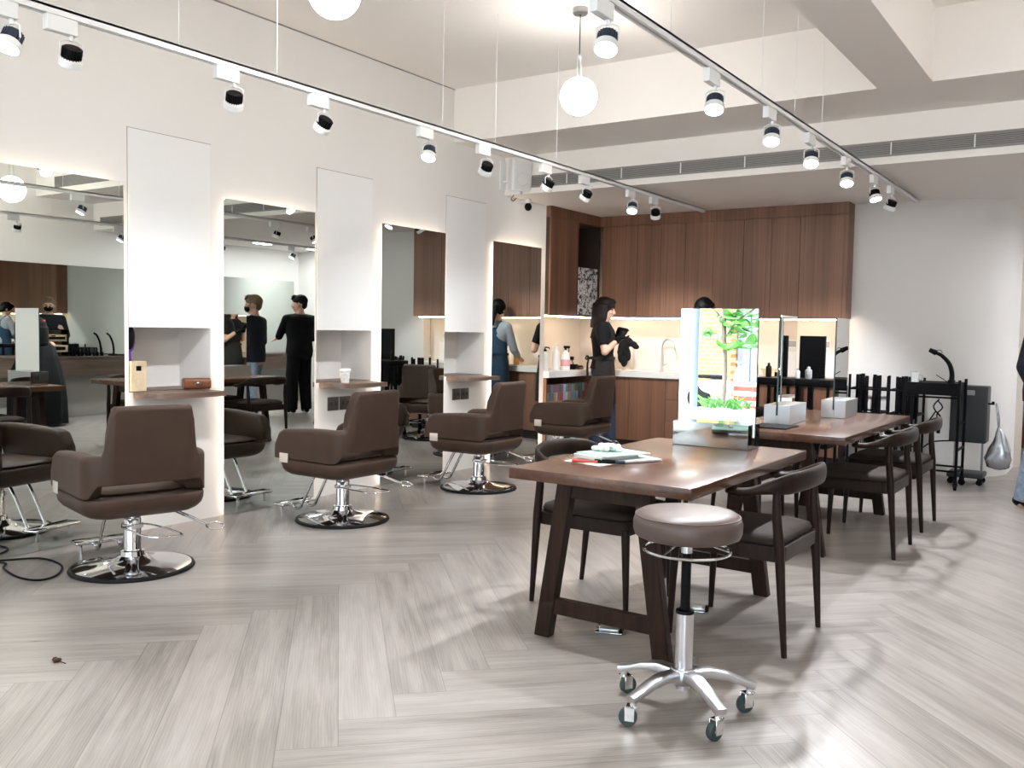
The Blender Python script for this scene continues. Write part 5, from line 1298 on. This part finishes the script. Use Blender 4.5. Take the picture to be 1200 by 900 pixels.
# masked man in a navy jacket
person('man in navy jacket, pale jeans and black face mask, walking', (-0.525, 7.95, 0), radians(-20), 1.02, True, bulk=1.06,
       arms={1: ((0.02, 0.255, 1.06), (0.20, 0.17, 1.14), (0.75, -0.3, 0.4), (0, -0.9, 0.2), 0.6), -1: ((-0.03, -0.26, 1.06), (0.07, -0.24, 0.83), (0.3, 0.0, -0.95), (0.4, 0.9, 0.1), 0.5)},
       legs={1: ((0.10, 0.09, 0.47), (0.12, 0.10, 0.09), 0.1), -1: ((0.0, -0.09, 0.47), (-0.07, -0.10, 0.09), -0.1)}, head=(radians(-14), radians(2)), sleeve='long', top='navyjacket', bottom='palejeans', wide=1.1, hair=('crop', 'hairlight'), mask=True, top_low=0.80)
# caped client
t = thing('person', 'seated client wrapped in a long black cape with red hair clips', 'person', (1.22, 6.05, 0), radians(0))
b = B()
def cr(z, rx, ry, dx, wob): return ellring(z, rx, ry, dx, 48, wob, z * 5, 11)
b.loft([cr(1.07, 0.062, 0.064, 0.01, 0), cr(1.04, 0.085, 0.13, 0.01, .01), cr(0.98, 0.12, 0.20, 0.01, .02), cr(0.85, 0.18, 0.24, 0.03, .03), cr(0.70, 0.27, 0.28, 0.06, .04), cr(0.52, 0.36, 0.30, 0.07, .05), cr(0.30, 0.37, 0.31, 0.05, .06), cr(0.03, 0.36, 0.32, 0.03, .07)])
cape = b
b = B(); hc2 = V((0.04, 0, 1.215))
b.sphere(hc2 + V((-0.012, 0, 0.022)), (0.094, 0.076, 0.096)); b.sphere(hc2 + V((0.02, 0, -0.045)), (0.066, 0.056, 0.070)); b.cap(hc2 + V((0.082, 0, 0.01)), hc2 + V((0.103, 0, -0.03)), 0.009, 0.0125); b.cap(hc2 + V((-0.02, 0, -0.05)), (0.01, 0, 1.0), 0.048, 0.055)
for s in (1, -1): b.sphere(hc2 + V((-0.012, s * 0.076, -0.008)), (0.019, 0.009, 0.030))
b.loft([ellring(z - 0.33, rx, ry) for z, rx, ry in TORSO_F if z > 0.79 and z < 1.38])
for s in (1, -1):
    b.cap((0, s * 0.16, 1.0), (0.06, s * 0.22, 0.74), 0.045, 0.036); b.cap((0.06, s * 0.22, 0.74), (0.28, s * 0.14, 0.66), 0.036, 0.026); hand(b, (0.28, s * 0.14, 0.66), (1, -0.2 * s, -0.1), (0, 0, -1), s, 0.4)
    b.cap((0.0, s * 0.09, 0.54), (0.36, s * 0.10, 0.52), 0.075, 0.055); b.cap((0.36, s * 0.10, 0.52), (0.33, s * 0.10, 0.10), 0.05, 0.035); b.cap((0.31, s * 0.10, 0.05), (0.44, s * 0.11, 0.04), 0.035, 0.026)
obj('body', fused(b, 0.009, 2), 'skin', t)
obj('cape', cape, 'cape', t, sharp=80)
b = B(); b.sphere(hc2 + V((-0.022, 0, 0.032)), (0.112, 0.098, 0.106)); b.sphere(hc2 + V((0.03, 0, 0.08)), (0.06, 0.07, 0.04))
for a in range(-100, 101, 14):
    th = radians(180 + a); b.cap(hc2 + V((-0.02 + 0.10 * cos(th), 0.092 * sin(th), 0.0)), hc2 + V((-0.03 + 0.11 * cos(th), 0.10 * sin(th), -0.20)), 0.024, 0.018, 8)
obj('hair', fused(b, 0.008, 2), 'hairblack', t)
for k, (x, y, z, m) in enumerate([(-0.06, -0.08, 0.10, 'red'), (-0.09, -0.075, 0.05, 'red'), (-0.11, -0.05, 0.0, 'red'), (-0.10, 0.03, 0.08, 'red'), (0.0, -0.09, 0.07, 'white')]):
    b = B(); b.box(-0.035, 0.035, -0.008, 0.008, -0.012, 0.012, 0.004, 2, mat=Matrix.Translation(hc2 + V((x, y, z))) @ Matrix.Rotation(0.6 + k, 4, 'Y')); obj('hair_clip', b, m, t)

# ------------------------------------------------------------------ ledge side of the room (seen in the mirrors)
xl = 1.70
t = thing('long_mirror', 'wide frameless mirror above the ledge on the wall opposite the styling mirrors', 'mirror', (XR, 3.2, 0))
obj('mirror_glass', B().box(-0.012, -0.006, 0, 7.69, 0.852, 2.065), 'mirror', t); obj('backing_board', B().box(-0.0055, -0.0005, 0.01, 7.68, 0.86, 2.055), 'cabdark', t)
t = thing('wall_ledge', 'long wooden ledge under the wide mirror, opposite the styling mirrors', 'ledge', (XR, 3.2, 0))
obj('ledge_top', B().box(xl - XR, -0.001, 0, 7.9, 0.812, 0.838, 0.002, 1), 'ledgewood', t); obj('fascia', B().box(xl - XR + 0.008, xl - XR + 0.03, 0.01, 7.89, 0.58, 0.8115, 0.002, 1), 'ledgewood', t)
for k in range(4):
    g = obj('socket_plate', B().box(xl - XR + 0.0005, xl - XR + 0.0075, 1.2 + k * 1.75, 1.36 + k * 1.75, 0.655, 0.74, 0.002, 1), 'socket', t)
obj('back_panel', B().box(-0.012, -0.001, 0, 7.9, 0.002, 0.58), 'lightgrey' if False else pm('grey_laminate', (0.42, 0.41, 0.39), 0.5), t)
t = thing('tool_case', 'open brown tool case with pale wooden compartments on the ledge', 'case', (1.80, 6.52, 0.8385), radians(180))
b = B(); b.box(-0.09, -0.082, -0.20, 0.20, 0, 0.36); b.box(-0.082, 0.09, -0.20, -0.19, 0, 0.36); b.box(-0.082, 0.09, 0.19, 0.20, 0, 0.36); b.box(-0.082, 0.09, -0.19, 0.19, 0, 0.01); b.box(-0.082, 0.09, -0.19, 0.19, 0.35, 0.36); obj('case_shell', b, 'hairbrown', t)
b = B(); b.box(-0.0815, -0.07, -0.189, 0.189, 0.011, 0.349); b.box(-0.07, 0.085, -0.189, 0.189, 0.06, 0.15, 0.004); b.box(-0.07, 0.06, -0.189, 0.189, 0.20, 0.29, 0.004); obj('compartment', b, 'palewood', t)
b = B(); b.box(0.0605, 0.068, -0.16, 0.06, 0.225, 0.26); b.box(0.0855, 0.092, -0.15, 0.12, 0.085, 0.13); obj('tool_roll', b, 'black', t)
b = B(); b.box(0.0605, 0.066, -0.03, 0.03, 0.265, 0.280); obj('clasp', b, 'steel', t)
for k in range(9):
    t = thing('round_brush', 'black round brush standing in a row on the ledge', 'brush', (1.80 + 0.02 * (k % 2), 6.80 + k * 0.055, 0.8385), 0, 'round brushes in a row on the ledge')
    b = B(); b.cyl((0, 0, 0.0), (0, 0, 0.055), 0.022, n=12); obj('brush_barrel', b, 'black', t); b = B(); b.cyl((0, 0, 0.055), (0, 0, 0.11), 0.007, n=8); obj('handle', b, 'black', t)
t = thing('dryer_stand', 'black hose arm on a flat foot standing on the ledge beyond the brushes', 'stand', (1.80, 7.42, 0.8385))
obj('foot', B().box(-0.06, 0.06, -0.05, 0.22, 0, 0.018, 0.005), 'black', t); b = B(); b.tube(catmull([(0, 0, 0.015), (0, 0.0, 0.10), (0, -0.02, 0.20), (0, -0.06, 0.28), (0, -0.10, 0.31)], 6), 0.014, 10); obj('hose', b, 'black', t)
bottle(1.82, 9.1, 0.8385, 0.16, 0.04, 'black', 'black', 'black bottle on the ledge beside the man in black')
bottle(1.80, 9.3, 0.8385, 0.12, 0.045, 'lightgrey', 'black', 'grey bottle on the ledge beside the man in black')
# ledge side air grille boxes on the right bay
t = thing('air_grille', 'dark grey air grille in the ceiling of the ledge side bay, seen in the mirrors', 'vent', (0.9, 6.435, 3.08))
obj('dark_backing', B().box(-0.6, 0.6, -0.003, -0.0005, -0.07, 0.07), 'ventdark', t); b = B()
for j in range(11): b.box(-0.6, 0.6, -0.011, -0.003, -0.062 + j * 0.0124 - 0.003, -0.062 + j * 0.0124 + 0.003)
obj('slat', b, 'vent', t)

# ------------------------------------------------------------------ corridor shelves beyond the curved wall
t = thing('corridor_shelving', 'walnut shelving with warm light strips in the corridor beyond the curved white wall', 'shelving', (-1.6, 12.0, 0))
b = B(); b.box(0, 2.6, 0.34, 0.36, 0, 2.5); 
for x in (0.0, 0.42, 1.3, 1.8, 2.58): b.box(x, x + 0.02, 0, 0.34, 0, 2.5)
obj('carcass', b, 'cab', t)
for z in (0.85, 1.55, 2.38): obj('shelf', B().box(0.02, 2.58, 0.0, 0.34, z, z + 0.025), 'cab', t); obj('led_strip', B().box(0.03, 2.57, 0.05, 0.06, z - 0.012, z - 0.002), 'led', t)
for k in range(6):
    bottle(-1.07 + k * 0.10, 12.15, 0.876, 0.15 + 0.03 * (k % 3), 0.035, ('hairbrown', 'black', 'white')[k % 3], 'black', 'bottle on the corridor shelf beyond the curved wall', False, 'bottles on the corridor shelf')
#t = obj('corridor_step', B().box(-0.6, 2.0, 10.9, 11.9, 0.0005, 0.16), 'grey'); 

# ------------------------------------------------------------------ the street outside the shop front (seen in the table mirror)
b = B(); b.box(-14, 10, -16, YF - 0.05, -0.12, -0.02); struct('ground', b, 'pavement')
t = thing('street_building', 'orange tiled building across the street', 'building', (-7.1, -9.0, -0.02))
obj('facade', B().box(-0.42, 0.42, -0.4, 0, 0, 6.0), 'orangewall', t)
for j in range(8): obj('sign_letter', B().box(-0.32 + j * 0.08, -0.27 + j * 0.08, 0.001, 0.02, 1.22, 1.31), 'pipe', t)
t = thing('street_building', 'white rendered building left of the orange tiled one', 'building', (-9.0, -9.0, -0.02))
obj('facade', B().box(-3.0, 1.47, -0.4, 0, 0, 6.0), 'planter', t); obj('window', B().box(-2.2, -0.9, 0.001, 0.03, 0.9, 2.2), 'navy', t)
t = thing('street_building', 'blue grey street building right of the orange tiled one', 'building', (-4.2, -9.3, -0.02))
obj('facade', B().box(-2.45, 6.0, -0.4, 0, 0, 6.0), 'greywall', t)
for j in range(5): obj('shutter', B().box(-2.3 + j * 0.22, -2.18 + j * 0.22, 0.001, 0.05, 0, 1.9), 'pipe', t)
t = thing('parked_scooter', 'pale scooter parked on the pavement outside the shop', 'scooter', (-5.72, -6.0, -0.02))
b = B(); b.sphere((-0.05, 0, 0.42), (0.34, 0.12, 0.14), 18, 12); b.sphere((0.34, 0, 0.55), (0.10, 0.13, 0.24), 14, 10); b.box(-0.1, 0.36, -0.10, 0.10, 0.22, 0.27, 0.02); obj('scooter_body', b, 'planter', t)
obj('seat', B().box(-0.38, 0.10, -0.10, 0.10, 0.555, 0.62, 0.03), 'black', t)
b = B(); b.tube([(0.36, -0.24, 0.86), (0.33, 0, 0.82), (0.36, 0.24, 0.86)], 0.018, 8); b.cyl((0.38, 0, 0.3), (0.33, 0, 0.82), 0.025); obj('handlebar', b, 'pipe', t)
for x in (-0.38, 0.44):
    b = B(); b.lathe([(0.10, -0.04), (0.19, -0.045), (0.21, -0.02), (0.21, 0.02), (0.19, 0.045), (0.10, 0.04)], c=(x, 0, 0.21), n=26, axis=(0, 1, 0)); obj('wheel', b, 'rubber', t)
o = obj('street_post', B().cyl((0, 0, -0.02), (0, 0, 3.2), 0.06, n=14), 'pipe', None, (-5.52, -4.4, 0)); tag(o, 'blue grey steel post on the pavement, left in the table mirror reflection', 'post')
t = thing('street_tree', 'slim street tree with broad bright leaves outside the shop front', 'tree', (-4.90, -4.0, -0.02))
b = B(); b.tube(catmull([(0, 0, 0.0), (0.03, 0.02, 0.8), (-0.02, 0, 1.6), (0.05, 0.03, 2.8)], 6), 0.035, 10); b.tube(catmull([(0, 0, 1.25), (0.2, 0.05, 1.5), (0.5, 0.1, 1.7)], 5), 0.014, 8); b.tube(catmull([(0, 0, 1.5), (-0.3, 0.05, 1.8), (-0.6, 0.1, 2.0)], 5), 0.014, 8); obj('trunk', b, 'bark', t)
b = B(); rnd = random.Random(4)
for k in range(150):
    a = rnd.uniform(0, 6.28); rr = rnd.uniform(0.05, 0.55); z = rnd.uniform(1.12, 2.3)
    c = V((rr * cos(a) + 0.22, rr * sin(a), z)); s = rnd.uniform(0.07, 0.14)
    q = Matrix.Rotation(rnd.uniform(0, 6.28), 4, 'Z') @ Matrix.Rotation(rnd.uniform(-0.7, 0.7), 4, 'Y')
    ring = [c + (q @ V((s * (1 + 0.0 * j) * cos(th) * (1.0 + 0.25 * cos(th)), 0.6 * s * sin(th), 0.12 * s * cos(2 * th)))) for j, th in enumerate([2 * pi * j / 12 for j in range(12)])]
    b.loft([ring, [p + V((0, 0, 0.004)) for p in ring]])
obj('leaves', b, 'leaf', t)
t = thing('street_planter', 'pale planter with low plants outside the shop front', 'planter', (-4.56, -3.2, -0.02))
obj('planter_box', B().box(-0.35, 0.35, -0.25, 0.25, 0, 0.30, 0.02), 'planter', t)
b = B()
for k in range(60):
    x, y = rnd.uniform(-0.32, 0.32), rnd.uniform(-0.2, 0.2); a = rnd.uniform(0, 6.28); s = rnd.uniform(0.08, 0.18)
    b.tube([(x, y, 0.29), (x + 0.05 * cos(a), y + 0.05 * sin(a), 0.29 + s * 0.7), (x + 0.12 * cos(a), y + 0.12 * sin(a), 0.29 + s)], [0.012, 0.016, 0.003], 6)
obj('low_plants', b, 'leaf', t)
t = thing('street_sign', 'red and white striped board standing on the pavement', 'sign', (-4.88, -5.2, -0.02))
for k in range(6): obj('stripe_board', B().box(-0.3, 0.25, -0.02, 0.02, 0.12 + k * 0.075, 0.19 + k * 0.075), 'red' if k % 2 == 0 else 'paper', t)
b = B(); b.cyl((-0.25, 0, 0), (-0.25, 0, 0.13), 0.02); b.cyl((0.2, 0, 0), (0.2, 0, 0.13), 0.02); obj('post', b, 'pipe', t)

# ------------------------------------------------------------------ light and rendering
w = bpy.data.worlds.new('world'); SC.world = w; w.use_nodes = True
bg = w.node_tree.nodes['Background']; bg.inputs[0].default_value = (0.90, 0.95, 1.0, 1); bg.inputs[1].default_value = 4.8
pl = bpy.data.lights.new('window_portal', 'AREA'); pl.shape = 'RECTANGLE'; pl.size = 7.0; pl.size_y = 2.8
po = bpy.data.objects.new('window_portal', pl); COL.objects.link(po); po.location = (-1.55, YF - 0.12, 1.5); po.rotation_euler = (radians(90), 0, 0)
pl.cycles.is_portal = True
sd = bpy.data.lights.new('sun', 'SUN'); sd.energy = 7.0; sd.angle = radians(2); so = bpy.data.objects.new('sun', sd); COL.objects.link(so); so.rotation_euler = (radians(-38), radians(8), 0)
so.rotation_euler = V((0.35, -0.75, -0.9)).to_track_quat('-Z', 'Y').to_euler()
vs = SC.view_settings
SC.display_settings.display_device = 'sRGB'
vs.view_transform = 'Standard'; vs.look = 'None'; vs.exposure = 0.84; vs.gamma = 1.0; vs.use_curve_mapping = False
SC.cycles.max_bounces = 10; SC.cycles.diffuse_bounces = 5; SC.cycles.glossy_bounces = 6; SC.cycles.transparent_max_bounces = 12
SC.cycles.sample_clamp_indirect = 6.0
SC.cycles.caustics_reflective = False; SC.cycles.caustics_refractive = False
SC.cycles.use_denoising = True
